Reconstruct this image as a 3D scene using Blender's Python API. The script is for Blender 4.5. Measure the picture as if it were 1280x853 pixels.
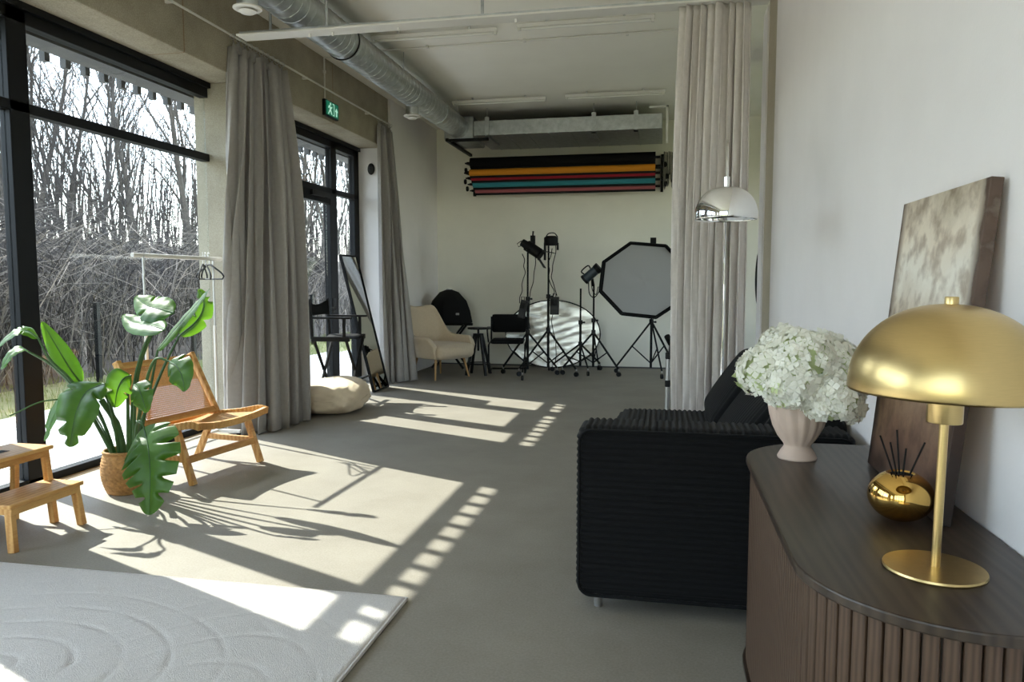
import bpy, math, random
import numpy as np
from mathutils import Vector, Matrix, Euler
for _o in list(bpy.data.objects): bpy.data.objects.remove(_o)
scene = bpy.context.scene
COL = scene.collection
PI = math.pi

# ---------------------------------------------------------------- camera
CAM_H = 1.32
cam_d = bpy.data.cameras.new('camera'); cam = bpy.data.objects.new('camera', cam_d); COL.objects.link(cam)
cam_d.sensor_width = 36.0; cam_d.lens = 934.3 / 1280 * 36.0; cam_d.clip_start = 0.05; cam_d.clip_end = 300
cam.location = (0, 0, CAM_H)
cam.rotation_euler = (PI/2 - 0.07946, 0, 0.2023)
scene.camera = cam

# ---------------------------------------------------------------- sky, sun, exposure
world = bpy.data.worlds.new('world'); scene.world = world; world.use_nodes = True
wn = world.node_tree.nodes; wl = world.node_tree.links
bg = wn['Background']; sky = wn.new('ShaderNodeTexSky')
sky.sky_type = 'NISHITA'; sky.sun_disc = False; sky.sun_elevation = math.radians(38.4)
sky.sun_rotation = math.radians(-66.7); sky.air_density = 1.0; sky.dust_density = 0.3; sky.ozone_density = 1.0
hs = wn.new('ShaderNodeHueSaturation'); hs.inputs['Saturation'].default_value = 0.55      # hazy spring sky
wl.new(sky.outputs[0], hs.inputs['Color']); wl.new(hs.outputs[0], bg.inputs[0]); bg.inputs[1].default_value = 0.34
sun_d = bpy.data.lights.new('sun', 'SUN'); sun = bpy.data.objects.new('sun', sun_d); COL.objects.link(sun)
sun_d.energy = 4.0; sun_d.angle = math.radians(0.5); sun_d.color = (1.0, 0.95, 0.86)
SUN_DIR = Vector((1.0, -0.43, -0.864)).normalized()
sun.rotation_euler = SUN_DIR.to_track_quat('-Z', 'Y').to_euler(); sun.location = (-12, 8, 11)
vs = scene.view_settings
vs.view_transform = 'Standard'; vs.look = 'None'; vs.gamma = 1.0; vs.use_curve_mapping = False
vs.exposure = 1.80
scene.cycles.max_bounces = 12; scene.cycles.diffuse_bounces = 6; scene.cycles.transparent_max_bounces = 24
scene.cycles.caustics_reflective = False; scene.cycles.caustics_refractive = False

# ---------------------------------------------------------------- materials
def lin(c): return tuple(((v/255+0.055)/1.055)**2.4 if v/255 > 0.04045 else v/255/12.92 for v in c)
def mat(name, col, rough=0.6, metal=0.0, var=0.0, vscale=8.0, bump=0.0, bscale=60.0, spec=0.5, col2=None, stretch=None,
        transl=0.0, tcol=None, sheen=0.0, coat=0.0, emit=None):
    m = bpy.data.materials.new(name); m.use_nodes = True
    n = m.node_tree.nodes; l = m.node_tree.links; b = n['Principled BSDF']
    b.inputs['Base Color'].default_value = (*col, 1); b.inputs['Roughness'].default_value = rough
    b.inputs['Metallic'].default_value = metal; b.inputs['Specular IOR Level'].default_value = spec
    if sheen: b.inputs['Sheen Weight'].default_value = sheen
    if coat: b.inputs['Coat Weight'].default_value = coat; b.inputs['Coat Roughness'].default_value = 0.15
    if emit: b.inputs['Emission Color'].default_value = (*emit[0], 1); b.inputs['Emission Strength'].default_value = emit[1]
    tc = n.new('ShaderNodeTexCoord'); mp = n.new('ShaderNodeMapping'); l.new(tc.outputs['Object'], mp.inputs[0])
    if stretch: mp.inputs['Scale'].default_value = stretch
    if var or col2:
        t = n.new('ShaderNodeTexNoise'); t.inputs['Scale'].default_value = vscale; t.inputs['Detail'].default_value = 6
        t.inputs['Roughness'].default_value = 0.6
        l.new(mp.outputs[0], t.inputs['Vector'])
        r = n.new('ShaderNodeValToRGB'); l.new(t.outputs['Fac'], r.inputs[0])
        r.color_ramp.elements[0].position = 0.3; r.color_ramp.elements[1].position = 0.7
        c2 = col2 or tuple(min(1, c*(1+var)) for c in col)
        c1 = col if col2 else tuple(c*(1-var) for c in col)
        r.color_ramp.elements[0].color = (*c1, 1); r.color_ramp.elements[1].color = (*c2, 1)
        l.new(r.outputs[0], b.inputs['Base Color'])
    if bump:
        t = n.new('ShaderNodeTexNoise'); t.inputs['Scale'].default_value = bscale; t.inputs['Detail'].default_value = 4
        l.new(mp.outputs[0], t.inputs['Vector'])
        bp = n.new('ShaderNodeBump'); bp.inputs['Strength'].default_value = bump; bp.inputs['Distance'].default_value = 0.01
        l.new(t.outputs['Fac'], bp.inputs['Height']); l.new(bp.outputs[0], b.inputs['Normal'])
    if transl:
        tr = n.new('ShaderNodeBsdfTranslucent'); mx = n.new('ShaderNodeMixShader'); mx.inputs[0].default_value = transl
        src = b.inputs['Base Color'].links[0].from_socket if b.inputs['Base Color'].links else None
        if tcol: tr.inputs[0].default_value = (*tcol, 1)
        elif src: l.new(src, tr.inputs[0])
        else: tr.inputs[0].default_value = (*col, 1)
        l.new(b.outputs[0], mx.inputs[1]); l.new(tr.outputs[0], mx.inputs[2])
        l.new(mx.outputs[0], n['Material Output'].inputs[0])
    return m

def glass_mat(name, tint=(0.93, 0.96, 0.95)):
    m = bpy.data.materials.new(name); m.use_nodes = True
    n = m.node_tree.nodes; l = m.node_tree.links; n.remove(n['Principled BSDF'])
    tr = n.new('ShaderNodeBsdfTransparent'); tr.inputs[0].default_value = (*tint, 1)
    gl = n.new('ShaderNodeBsdfGlossy'); gl.inputs['Roughness'].default_value = 0.01
    fr = n.new('ShaderNodeLayerWeight'); fr.inputs[0].default_value = 0.5      # Schlick: 0.04 + 0.96 * (1-cos)^5
    pw = n.new('ShaderNodeMath'); pw.operation = 'POWER'; pw.inputs[1].default_value = 5; l.new(fr.outputs['Facing'], pw.inputs[0])
    sc = n.new('ShaderNodeMath'); sc.operation = 'MULTIPLY_ADD'; sc.inputs[1].default_value = 0.96; sc.inputs[2].default_value = 0.04
    l.new(pw.outputs[0], sc.inputs[0])
    mx = n.new('ShaderNodeMixShader')
    l.new(sc.outputs[0], mx.inputs[0]); l.new(tr.outputs[0], mx.inputs[1]); l.new(gl.outputs[0], mx.inputs[2])
    l.new(mx.outputs[0], n['Material Output'].inputs[0]); return m

def wood_mat(name, c1, c2, rough=0.45, scale=3.0, stretch=(1, 1, 1), axis='X', coat=0.0, rings=6.0):
    m = bpy.data.materials.new(name); m.use_nodes = True
    n = m.node_tree.nodes; l = m.node_tree.links; b = n['Principled BSDF']; b.inputs['Roughness'].default_value = rough
    if coat: b.inputs['Coat Weight'].default_value = coat
    tc = n.new('ShaderNodeTexCoord'); mp = n.new('ShaderNodeMapping'); mp.inputs['Scale'].default_value = stretch
    l.new(tc.outputs['Object'], mp.inputs[0])
    w = n.new('ShaderNodeTexWave'); w.wave_type = 'BANDS'; w.bands_direction = axis
    w.inputs['Scale'].default_value = scale; w.inputs['Distortion'].default_value = rings; w.inputs['Detail'].default_value = 3
    w.inputs['Detail Scale'].default_value = 1.5
    l.new(mp.outputs[0], w.inputs[0])
    nz = n.new('ShaderNodeTexNoise'); nz.inputs['Scale'].default_value = scale*6; nz.inputs['Detail'].default_value = 6
    l.new(mp.outputs[0], nz.inputs['Vector'])
    ad = n.new('ShaderNodeMath'); ad.operation = 'MULTIPLY_ADD'; ad.inputs[1].default_value = 0.5
    l.new(w.outputs['Fac'], ad.inputs[0])
    h = n.new('ShaderNodeMath'); h.operation = 'MULTIPLY'; h.inputs[1].default_value = 0.5; l.new(nz.outputs['Fac'], h.inputs[0])
    l.new(h.outputs[0], ad.inputs[2])
    r = n.new('ShaderNodeValToRGB'); r.color_ramp.elements[0].color = (*c1, 1); r.color_ramp.elements[1].color = (*c2, 1)
    r.color_ramp.elements[0].position = 0.2; r.color_ramp.elements[1].position = 0.8
    l.new(ad.outputs[0], r.inputs[0]); l.new(r.outputs[0], b.inputs['Base Color'])
    bp = n.new('ShaderNodeBump'); bp.inputs['Strength'].default_value = 0.15; bp.inputs['Distance'].default_value = 0.002
    l.new(ad.outputs[0], bp.inputs['Height']); l.new(bp.outputs[0], b.inputs['Normal'])
    return m

def concrete_mat(name, c1, c2, panel=None, rough=0.8):
    """two-scale mottled concrete with pores; optional formwork joints every `panel` metres along Y"""
    m = bpy.data.materials.new(name); m.use_nodes = True
    n = m.node_tree.nodes; l = m.node_tree.links; b = n['Principled BSDF']; b.inputs['Roughness'].default_value = rough
    tc = n.new('ShaderNodeTexCoord')
    a = n.new('ShaderNodeTexNoise'); a.inputs['Scale'].default_value = 2.2; a.inputs['Detail'].default_value = 8; a.inputs['Roughness'].default_value = 0.65
    c = n.new('ShaderNodeTexNoise'); c.inputs['Scale'].default_value = 110; c.inputs['Detail'].default_value = 3
    for t in (a, c): l.new(tc.outputs['Object'], t.inputs['Vector'])
    mx = n.new('ShaderNodeMath'); mx.operation = 'MULTIPLY_ADD'; mx.inputs[1].default_value = 0.5
    l.new(c.outputs['Fac'], mx.inputs[0])
    s = n.new('ShaderNodeMath'); s.operation = 'MULTIPLY'; s.inputs[1].default_value = 0.5; l.new(a.outputs['Fac'], s.inputs[0])
    l.new(s.outputs[0], mx.inputs[2])
    r = n.new('ShaderNodeValToRGB'); r.color_ramp.elements[0].position = 0.33; r.color_ramp.elements[1].position = 0.67
    r.color_ramp.elements[0].color = (*c1, 1); r.color_ramp.elements[1].color = (*c2, 1)
    l.new(mx.outputs[0], r.inputs[0])
    out = r.outputs[0]
    if panel:
        sp = n.new('ShaderNodeSeparateXYZ'); l.new(tc.outputs['Object'], sp.inputs[0])
        d = n.new('ShaderNodeMath'); d.operation = 'PINGPONG'; d.inputs[1].default_value = panel; l.new(sp.outputs['Y'], d.inputs[0])
        lt = n.new('ShaderNodeMath'); lt.operation = 'LESS_THAN'; lt.inputs[1].default_value = 0.006; l.new(d.outputs[0], lt.inputs[0])
        mc = n.new('ShaderNodeMixRGB'); mc.blend_type = 'MULTIPLY'; mc.inputs[2].default_value = (0.75, 0.55, 0.42, 1)
        l.new(lt.outputs[0], mc.inputs[0]); l.new(out, mc.inputs[1]); out = mc.outputs[0]
    l.new(out, b.inputs['Base Color'])
    bp = n.new('ShaderNodeBump'); bp.inputs['Strength'].default_value = 0.12; bp.inputs['Distance'].default_value = 0.004
    l.new(c.outputs['Fac'], bp.inputs['Height']); l.new(bp.outputs[0], b.inputs['Normal'])
    return m

MT = dict(
 floor=concrete_mat('floor_concrete', (.215,.193,.158), (.310,.285,.240), rough=0.62),
 beam=concrete_mat('beam_concrete', (.235,.205,.145), (.50,.445,.345), panel=1.3),
 column=concrete_mat('column_concrete', (.27,.24,.18), (.42,.385,.305)),
 pillar=concrete_mat('pale_concrete', (.46,.40,.30), (.60,.54,.42)),
 wall=mat('white_plaster', (.88,.845,.84), .75, var=.02, vscale=3, bump=.05, bscale=120),
 backwall=mat('grey_plaster', (.86,.835,.745), .8, var=.03, vscale=2),
 ceil=mat('ceiling_paint', (.93,.90,.84), .85, var=.02, vscale=2),
 frame=mat('black_aluminium', (.0045,.0055,.008), .45, spec=.2),
 glass=glass_mat('window_glass'),
 sill=mat('sill_wood', (.35,.24,.12), .6, var=.2),
 curtain=mat('grey_curtain', (.38,.357,.337), .95, var=.06, vscale=30, bump=.2, bscale=400, transl=.12, sheen=.15),
 linen=mat('linen_curtain', (.80,.75,.715), .95, var=.05, vscale=30, bump=.25, bscale=300, transl=.2, sheen=.1),
 galv=mat('galvanized_steel', (.48,.50,.51), .38, metal=.9, var=.18, vscale=14),
 whitemetal=mat('white_metal', (.72,.70,.66), .45),
 steel=mat('brushed_steel', (.55,.55,.55), .35, metal=1),
 chrome=mat('chrome', (.86,.87,.88), .04, metal=1),
 blackm=mat('black_matte', (.005,.005,.0055), .6, spec=.2),
 blackp=mat('black_plastic', (.007,.007,.008), .45, spec=.3),
 blackf=mat('black_fabric', (.006,.006,.0065), .9, spec=.2),
 blackw=mat('black_stained_wood', (.007,.0065,.006), .5, spec=.25),
 bamboo=wood_mat('bamboo', (.50,.235,.065), (.68,.40,.14), .42, scale=9, stretch=(1,1,6), axis='X', rings=2),
 cane=mat('cane', (.62,.38,.14), .6, var=.15, vscale=60, transl=.35, tcol=(.75,.46,.16)),
 rug=mat('rug_pile', (.74,.70,.665), .98, var=.12, vscale=170, bump=.9, bscale=260, sheen=.25),
 cord=mat('black_corduroy', (.0036,.0038,.0044), .8, var=.25, vscale=25, sheen=.05, spec=.16),
 walnut=wood_mat('dark_walnut', (.028,.018,.012), (.056,.038,.026), .36, scale=2.2, stretch=(5,.45,1), axis='X', rings=7),
 slat=wood_mat('walnut_slat', (.052,.027,.015), (.100,.058,.034), .5, scale=14, stretch=(2,2,.2), axis='X', rings=3),
 brass=mat('brushed_brass', (.64,.475,.215), .31, metal=1, var=.05, vscale=40, stretch=(1,1,30)),
 gold=mat('polished_gold', (.72,.45,.13), .06, metal=1),
 ceramic=mat('pink_ceramic', (.60,.46,.38), .7, var=.05),
 petal=mat('white_petal', (.90,.895,.82), .7, var=.05, vscale=14, transl=.25),
 petalg=mat('greenish_petal', (.60,.68,.36), .7, var=.15, vscale=20, transl=.25),
 leafd=mat('plant_leaf', (.022,.075,.014), .40, col2=(.045,.13,.022), vscale=6, transl=.36, tcol=(.20,.46,.02), spec=.5, bump=.25, bscale=14, stretch=(1,1,3)),
 stem=mat('plant_stem', (.045,.11,.03), .5, var=.2),
 basket=mat('water_hyacinth', (.42,.22,.075), .8, var=.35, vscale=40),
 soil=mat('soil', (.03,.02,.012), .95),
 cream=mat('cream_boucle', (.58,.47,.335), .95, var=.05, vscale=40, bump=.25, bscale=220, sheen=.2),
 canvasfab=mat('cream_canvas', (.72,.60,.44), .9, var=.04, bump=.2, bscale=120),
 oak=wood_mat('pale_oak_leg', (.45,.25,.09), (.58,.34,.14), .5, scale=12, stretch=(4,4,.5), axis='X', rings=2),
 greyfab=mat('light_grey_fabric', (.40,.40,.40), .9, transl=.1),
 silver=mat('silver_foil', (.78,.78,.76), .34, metal=1, bump=.25, bscale=7, stretch=(1,1,5)),
 mirror=mat('mirror_glass', (.80,.83,.83), .01, metal=1),
 green=mat('exit_green', (.005,.115,.065), .4, emit=((.004,.12,.065), .25)),
 signw=mat('exit_white', (.55,.75,.65), .4, emit=((.35,.6,.48), .25)),
 orange=mat('paper_orange', (.72,.27,.012), .8),
 red=mat('paper_red', (.38,.008,.025), .8),
 teal=mat('paper_teal', (.035,.26,.33), .8),
 pink=mat('paper_pink', (.48,.13,.15), .8),
 lit_twig=mat('sunlit_twigs', (.23,.20,.175), .9, var=.35, vscale=2),  # sunlight on the brush is put into this lighter base colour
 bark=mat('bark', (.085,.075,.068), .9, var=.4, vscale=4),
 barkd=mat('bark_dark', (.045,.039,.037), .9, var=.4, vscale=4),
 grass=mat('grass_blade', (.16,.22,.06), .9, col2=(.30,.33,.13), vscale=3, transl=.2),
 lawn=mat('lawn_soil', (.24,.25,.10), .95, col2=(.38,.36,.19), vscale=4),
 paver=mat('grey_paver', (.70,.70,.70), .8, var=.06, vscale=3),
 hill=mat('leaf_litter', (.055,.046,.042), .95, col2=(.115,.098,.088), vscale=3, bump=.6, bscale=6),
 facade=mat('facade_panel', (.085,.085,.085), .7, var=.05),
 bulb=mat('frosted_tube', (.75,.74,.70), .4),
)

# ---------------------------------------------------------------- mesh helpers
class B:
    def __init__(s): s.v = []; s.f = []
    def add(s, vs, fs):
        o = len(s.v); s.v += [tuple(p) for p in vs]; s.f += [tuple(i+o for i in f) for f in fs]; return s
    def box(s, c, d, rot=None, top=None):
        """box centre c, full size d, optional rotation matrix; top=(sx,sy) scales the top face"""
        x, y, z = d[0]/2, d[1]/2, d[2]/2; tx, ty = top or (1, 1)
        vs = [(-x,-y,-z),(x,-y,-z),(x,y,-z),(-x,y,-z),(-x*tx,-y*ty,z),(x*tx,-y*ty,z),(x*tx,y*ty,z),(-x*tx,y*ty,z)]
        R = rot.to_3x3() if rot is not None else None
        vs = [(R @ Vector(p) if R else Vector(p)) + Vector(c) for p in vs]
        return s.add(vs, [(0,3,2,1),(4,5,6,7),(0,1,5,4),(1,2,6,5),(2,3,7,6),(3,0,4,7)])
    def bx(s, x0, x1, y0, y1, z0, z1): return s.box(((x0+x1)/2,(y0+y1)/2,(z0+z1)/2), (abs(x1-x0),abs(y1-y0),abs(z1-z0)))
    def bar(s, p0, p1, w, h, up=(0,0,1)):
        """rectangular bar between two points; w across, h along `up`"""
        p0 = Vector(p0); p1 = Vector(p1); d = (p1-p0); L = d.length; d.normalize(); up = Vector(up)
        if abs(d.dot(up)) > .98: up = Vector((1,0,0)) if abs(d.x) < .9 else Vector((0,1,0))
        a = d.cross(up).normalized(); b = a.cross(d).normalized()
        vs = []
        for p in (p0, p1):
            for (i, j) in ((-1,-1),(1,-1),(1,1),(-1,1)): vs.append(p + a*(i*w/2) + b*(j*h/2))
        return s.add(vs, [(3,2,1,0),(4,5,6,7),(0,1,5,4),(1,2,6,5),(2,3,7,6),(3,0,4,7)])
    def tube(s, pts, r, seg=8, cap=True, closed=False):
        pts = [Vector(p) for p in pts]; n = len(pts); rs = r if isinstance(r, (list, tuple)) else [r]*n
        vs = []; fs = []; ref = None
        for i, p in enumerate(pts):
            if closed: t = pts[(i+1) % n] - pts[i-1]
            else: t = pts[min(i+1, n-1)] - pts[max(i-1, 0)]
            if t.length < 1e-9: t = Vector((0,0,1))
            t.normalize()
            if ref is None: ref = Vector((0,0,1)) if abs(t.z) < .9 else Vector((1,0,0))
            a = t.cross(ref)
            if a.length < 1e-6: a = t.orthogonal()
            a.normalize(); b = a.cross(t).normalized(); ref = b
            for k in range(seg):
                q = 2*PI*k/seg; vs.append(p + (a*math.cos(q) + b*math.sin(q))*rs[i])
        m = n if closed else n-1
        for i in range(m):
            for k in range(seg):
                A = i*seg+k; Bq = i*seg+(k+1) % seg; C = ((i+1) % n)*seg+(k+1) % seg; D = ((i+1) % n)*seg+k
                fs.append((A, Bq, C, D))
        if cap and not closed:
            fs.append(tuple(range(seg-1, -1, -1))); fs.append(tuple((n-1)*seg+k for k in range(seg)))
        return s.add(vs, fs)
    def cyl(s, p0, p1, r, r1=None, seg=16): return s.tube([p0, p1], [r, r if r1 is None else r1], seg)
    def lathe(s, prof, c=(0,0,0), seg=32, flute=None, rot=None, sx=1, sy=1):
        """profile [(r,z)] turned about Z; flute(k_angle, i) -> radius factor"""
        vs = []; fs = []; n = len(prof)
        for i, (r, z) in enumerate(prof):
            for k in range(seg):
                a = 2*PI*k/seg; q = r*(flute(a, i) if flute else 1)
                p = Vector((q*math.cos(a)*sx, q*math.sin(a)*sy, z))
                if rot is not None: p = rot.to_3x3() @ p
                vs.append(p + Vector(c))
        for i in range(n-1):
            for k in range(seg):
                k2 = (k+1) % seg
                fs.append((i*seg+k, i*seg+k2, (i+1)*seg+k2, (i+1)*seg+k))
        if prof[0][0] > 1e-5: fs.append(tuple(range(seg-1, -1, -1)))
        if prof[-1][0] > 1e-5: fs.append(tuple((n-1)*seg+k for k in range(seg)))
        return s.add(vs, fs)
    def prism(s, poly, z0, z1):
        n = len(poly)
        vs = [(x, y, z0) for x, y in poly] + [(x, y, z1) for x, y in poly]
        fs = [tuple(range(n-1, -1, -1)), tuple(range(n, 2*n))] + [(i, (i+1) % n, n+(i+1) % n, n+i) for i in range(n)]
        return s.add(vs, fs)
    def grid(s, P):
        """P[i][j] points -> quad sheet"""
        n, m = len(P), len(P[0])
        return s.add([p for row in P for p in row], [(i*m+j, i*m+j+1, (i+1)*m+j+1, (i+1)*m+j) for i in range(n-1) for j in range(m-1)])
    def xf(s, M): s.v = [tuple(M @ Vector(p)) for p in s.v]; return s
    def mesh(s, name):
        me = bpy.data.meshes.new(name); me.from_pydata(s.v, [], s.f); me.update(); return me
    def build(s, name, m, parent=None, smooth=False, bevel=0, solid=0, sub=0, world=True, kind=None, label=None):
        if parent is not None and world:
            o = BASE.get(parent.name, Vector((0,0,0)))
            s.v = [(p[0]-o.x, p[1]-o.y, p[2]-o.z) for p in s.v]
        me = s.mesh(name); me.materials.append(MT[m] if isinstance(m, str) else m)
        ob = bpy.data.objects.new(name, me); COL.objects.link(ob)
        BASE[ob.name] = BASE.get(parent.name, Vector((0,0,0))) if parent is not None else Vector((0,0,0))
        if parent is not None: ob.parent = parent
        if smooth:
            me.polygons.foreach_set('use_smooth', [True]*len(me.polygons))
            try: me.set_sharp_from_angle(angle=math.radians(45 if smooth is True else smooth))
            except Exception: pass
        if solid:
            md = ob.modifiers.new('solid', 'SOLIDIFY'); md.thickness = solid; md.offset = 0
        if bevel:
            md = ob.modifiers.new('bevel', 'BEVEL'); md.width = bevel; md.segments = 2; md.limit_method = 'ANGLE'
        if sub:
            md = ob.modifiers.new('sub', 'SUBSURF'); md.levels = sub; md.render_levels = sub
        if kind: ob['kind'] = kind
        if label: ob['label'] = label
        return ob
BASE = {}
def thing(name, label, cat, loc=(0,0,0), rz=0, group=None):
    o = bpy.data.objects.new(name, None); COL.objects.link(o); o.empty_display_size = .1
    o.location = loc; o.rotation_euler = (0, 0, rz); o['label'] = label; o['category'] = cat
    if group: o['group'] = group
    BASE[o.name] = Vector(loc) if not rz else Vector((0,0,0)); return o
def tag(o, label, cat, group=None):
    o['label'] = label; o['category'] = cat
    if group: o['group'] = group
    return o
def struct(o): o['kind'] = 'structure'; return o
def dup(root, loc, rz=0, label=None):
    r = root.copy(); COL.objects.link(r); r.location = loc; r.rotation_euler = (0,0,rz)
    if label: r['label'] = label
    for ch in list(root.children):
        c = ch.copy(); COL.objects.link(c); c.parent = r
        for g in ch.children:
            d = g.copy(); COL.objects.link(d); d.parent = c
    return r
def share(ob, name, loc, parent=None, rot=None, scale=None):
    """another object with the same mesh"""
    o = ob.copy(); o.name = name; COL.objects.link(o); o.location = loc
    if rot: o.rotation_euler = rot
    if scale: o.scale = scale
    o.parent = parent; return o
def spline(pts, n=8):
    """Catmull-Rom through pts"""
    P = [Vector(p) for p in pts]; P = [P[0]*2-P[1]] + P + [P[-1]*2-P[-2]]; out = []
    for i in range(1, len(P)-2):
        for k in range(n):
            t = k/n; a, b, c, d = P[i-1], P[i], P[i+1], P[i+2]
            out.append(0.5*((2*b)+(c-a)*t+(2*a-5*b+4*c-d)*t*t+(3*b-a-3*c+d)*t**3))
    out.append(P[-2]); return out
def rounded_box(size, r, step, ribs=None, amp=0.0, period=0.026, puff=0.0):
    """box grid with rounded edges, ribs(n, p) -> rib coordinate; returns B around the origin"""
    sx, sy, sz = (v/2 for v in size); b = B()
    def face(ax, sg):
        a1, a2 = [(1,2),(2,0),(0,1)][ax]; h = (sx, sy, sz)
        n1 = max(2, int(2*h[a1]/step)); n2 = max(2, int(2*h[a2]/step)); P = []
        for i in range(n1+1):
            row = []
            for j in range(n2+1):
                q = [0,0,0]; q[ax] = sg*h[ax]; q[a1] = (-1+2*i/n1)*h[a1]*sg; q[a2] = (-1+2*j/n2)*h[a2]
                inn = [max(-h[k]+r, min(h[k]-r, q[k])) for k in range(3)]
                d = Vector(q)-Vector(inn); nn = d.normalized() if d.length > 1e-9 else Vector((0,0,0))
                p = Vector(inn)+nn*r
                if puff:
                    u = (q[a1]/h[a1])**2; w = (q[a2]/h[a2])**2; p += nn*puff*(1-u)*(1-w)
                if ribs: p += nn*amp*(abs(math.sin(PI*ribs(nn, p)/period))-.5)
                row.append(p)
            P.append(row)
        b.grid(P)
    for ax in range(3):
        for sg in (-1, 1): face(ax, sg)
    return b

# ================================================================ the setting
XW, XG, XO = -3.96, -4.00, -4.04        # window frame inner face, glass, outer face
FR, BK, RT = -3.6, 11.5, 0.74           # beam face, back wall, right wall
ob = B().bx(-4.1, 3.2, -3.6, 11.7, -.12, 0).build('floor', 'floor'); struct(ob)
ob = B().bx(-4.1, 3.2, -3.6, 11.7, 3.70, 3.86).build('ceiling', 'ceil'); struct(ob)
wl_ = B().bx(-4.1, FR, -3.6, 9.47, 3.05, 3.70).build('wall_left', 'beam', bevel=.008); struct(wl_)
for y0, y1 in ((6.03, 6.93), (-1.9, -1.0), (-3.6, -3.3)):
    B().bx(-4.1, -3.62, y0, y1, 0, 3.05).build('column', 'column', wl_, bevel=.008)
B().bx(-4.1, -3.57, 9.47, BK, 3.05, 3.70).build('upper_wall', 'wall', wl_)
B().bx(-4.1, -3.57, 9.32, BK, 0, 3.05).build('pier', 'wall', wl_)
ob = B().bx(-4.1, 3.2, BK, 11.7, 0, 3.7).build('wall_back', 'backwall'); struct(ob)
ob = B().bx(-4.1, -3.5, -3.75, -3.6, 0, 3.7).bx(.3, 3.2, -3.75, -3.6, 0, 3.7).bx(-3.5, .3, -3.75, -3.6, 3.45, 3.7).build('wall_rear', 'wall'); struct(ob)
def plain_window(name, a, c, fixed, z0, z1, axis, n):
    w = None
    for k in range(n+1):
        u = a+(c-a)*k/n
        b = B().bx(u-.04, u+.04, fixed-.04, fixed+.04, z0, z1) if axis == 0 else B().bx(fixed-.04, fixed+.04, u-.04, u+.04, z0, z1)
        if w is None: w = b.build(name, 'frame'); struct(w)
        else: b.build('mullion', 'frame', w)
    for z in (z0+.03, z1-.03):
        (B().bx(a, c, fixed-.04, fixed+.04, z-.03, z+.03) if axis == 0 else B().bx(fixed-.04, fixed+.04, a, c, z-.03, z+.03)).build('frame_rail', 'frame', w)
    for k in range(n):
        u, v = a+(c-a)*k/n+.04, a+(c-a)*(k+1)/n-.04
        (B().bx(u, v, fixed-.005, fixed+.005, z0+.06, z1-.06) if axis == 0 else B().bx(fixed-.005, fixed+.005, u, v, z0+.06, z1-.06)).build('pane', 'glass', w)
    return w
plain_window('added_window_rear', -3.5, .3, -3.67, .0, 3.45, 0, 4)  # unseen window added behind the camera to bring in more daylight
plain_window('added_window_alcove', 7.2, 10.0, 3.12, .7, 3.0, 1, 3)  # unseen window added in the side area to brighten the room
wr = B().bx(RT, RT+.14, -3.6, 5.70, 0, 3.7).build('wall_right', 'wall'); struct(wr)
B().bx(RT+.002, RT+.30, 5.70, 6.14, 0, 3.7).build('pillar', 'pillar', wr, bevel=.006)
B().bx(RT-.01, RT+.02, 6.14, 6.40, 0, 3.42).build('white_board', 'wall', wr)
ob = B().bx(3.05, 3.2, 5.7, 7.2, 0, 3.7).bx(3.05, 3.2, 10.0, BK, 0, 3.7).bx(3.05, 3.2, 7.2, 10.0, 0, .7).bx(3.05, 3.2, 7.2, 10.0, 3.0, 3.7).build('wall_alcove', 'backwall'); struct(ob)
ob = B().bx(.88, 3.2, 5.55, 5.70, 0, 3.7).build('wall_alcove_front', 'wall'); struct(ob)
B().bx(1.0, 1.5, 8.2, 8.7, 0, 3.7).build('column', 'column', wr)
ob = B().bx(-3.57, 3.05, BK-.012, BK, 0, .02).build('baseboard_back', 'facade'); struct(ob)
# brown joint strip at the window foot
ob = B().bx(-3.96, -3.90, -1.0, 6.03, .0, .004).bx(-3.96, -3.90, 6.93, 9.32, 0, .004).build('trim_1', 'sill'); struct(ob)

def glazing(name, y0, y1, posts, doors=(), zt=(2.375, 2.440), low=()):
    """frame bay: posts = mullion (y0,y1) pairs; panes fill what is left; doors = pane indices with a leaf frame"""
    w = B().bx(XO, XW, y0, y1, 2.925, 3.05).build(name, 'frame', bevel=.004); struct(w)
    B().bx(XO, XW+.03, y0, y1, 3.005, 3.05).build('header_trim', 'frame', w)
    B().bx(XO, XW, y0, y1, 0, .055).build('sill', 'frame', w, bevel=.004)
    B().bx(XO, XW, y0, y1, zt[0], zt[1]).build('transom', 'frame', w, bevel=.004)
    e = [y0]
    for k, (a, c) in enumerate(posts):
        B().bx(XO, XW, a, c, .0, zt[1] if k in low else 3.05).build('mullion', 'frame', w, bevel=.004); e += [a, c]
    e.append(y1)
    for k in range(0, len(e), 2):
        a, c = e[k], e[k+1]
        if c - a < .05: continue
        if k//2-1 not in low:       # the upper light runs on over a low post
            c2 = e[k+3] if k//2 in low else c
            B().bx(XG-.006, XG+.006, a, c2, zt[1], 2.925).build('pane', 'glass', w)
        if k//2 in doors:
            for q in ((a, a+.085), (c-.085, c)): B().bx(XO+.01, XW+.015, q[0], q[1], .03, zt[0]).build('door_stile', 'frame', w, bevel=.004)
            B().bx(XO+.01, XW+.015, a+.085, c-.085, zt[0]-.13, zt[0]).build('door_rail', 'frame', w, bevel=.004)
            B().bx(XO+.01, XW+.015, a+.085, c-.085, .03, .14).build('door_rail', 'frame', w, bevel=.004)
            B().bx(XG-.006, XG+.006, a+.085, c-.085, .14, zt[0]-.13).build('pane', 'glass', w)
        else:
            B().bx(XG-.006, XG+.006, a, c, .055, zt[0]).build('pane', 'glass', w)
    return w
w1 = glazing('window_1', -1.0, 6.03, [(-1.0,-.92),(.75,.87),(2.42,2.56),(3.97,4.12)])
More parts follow.
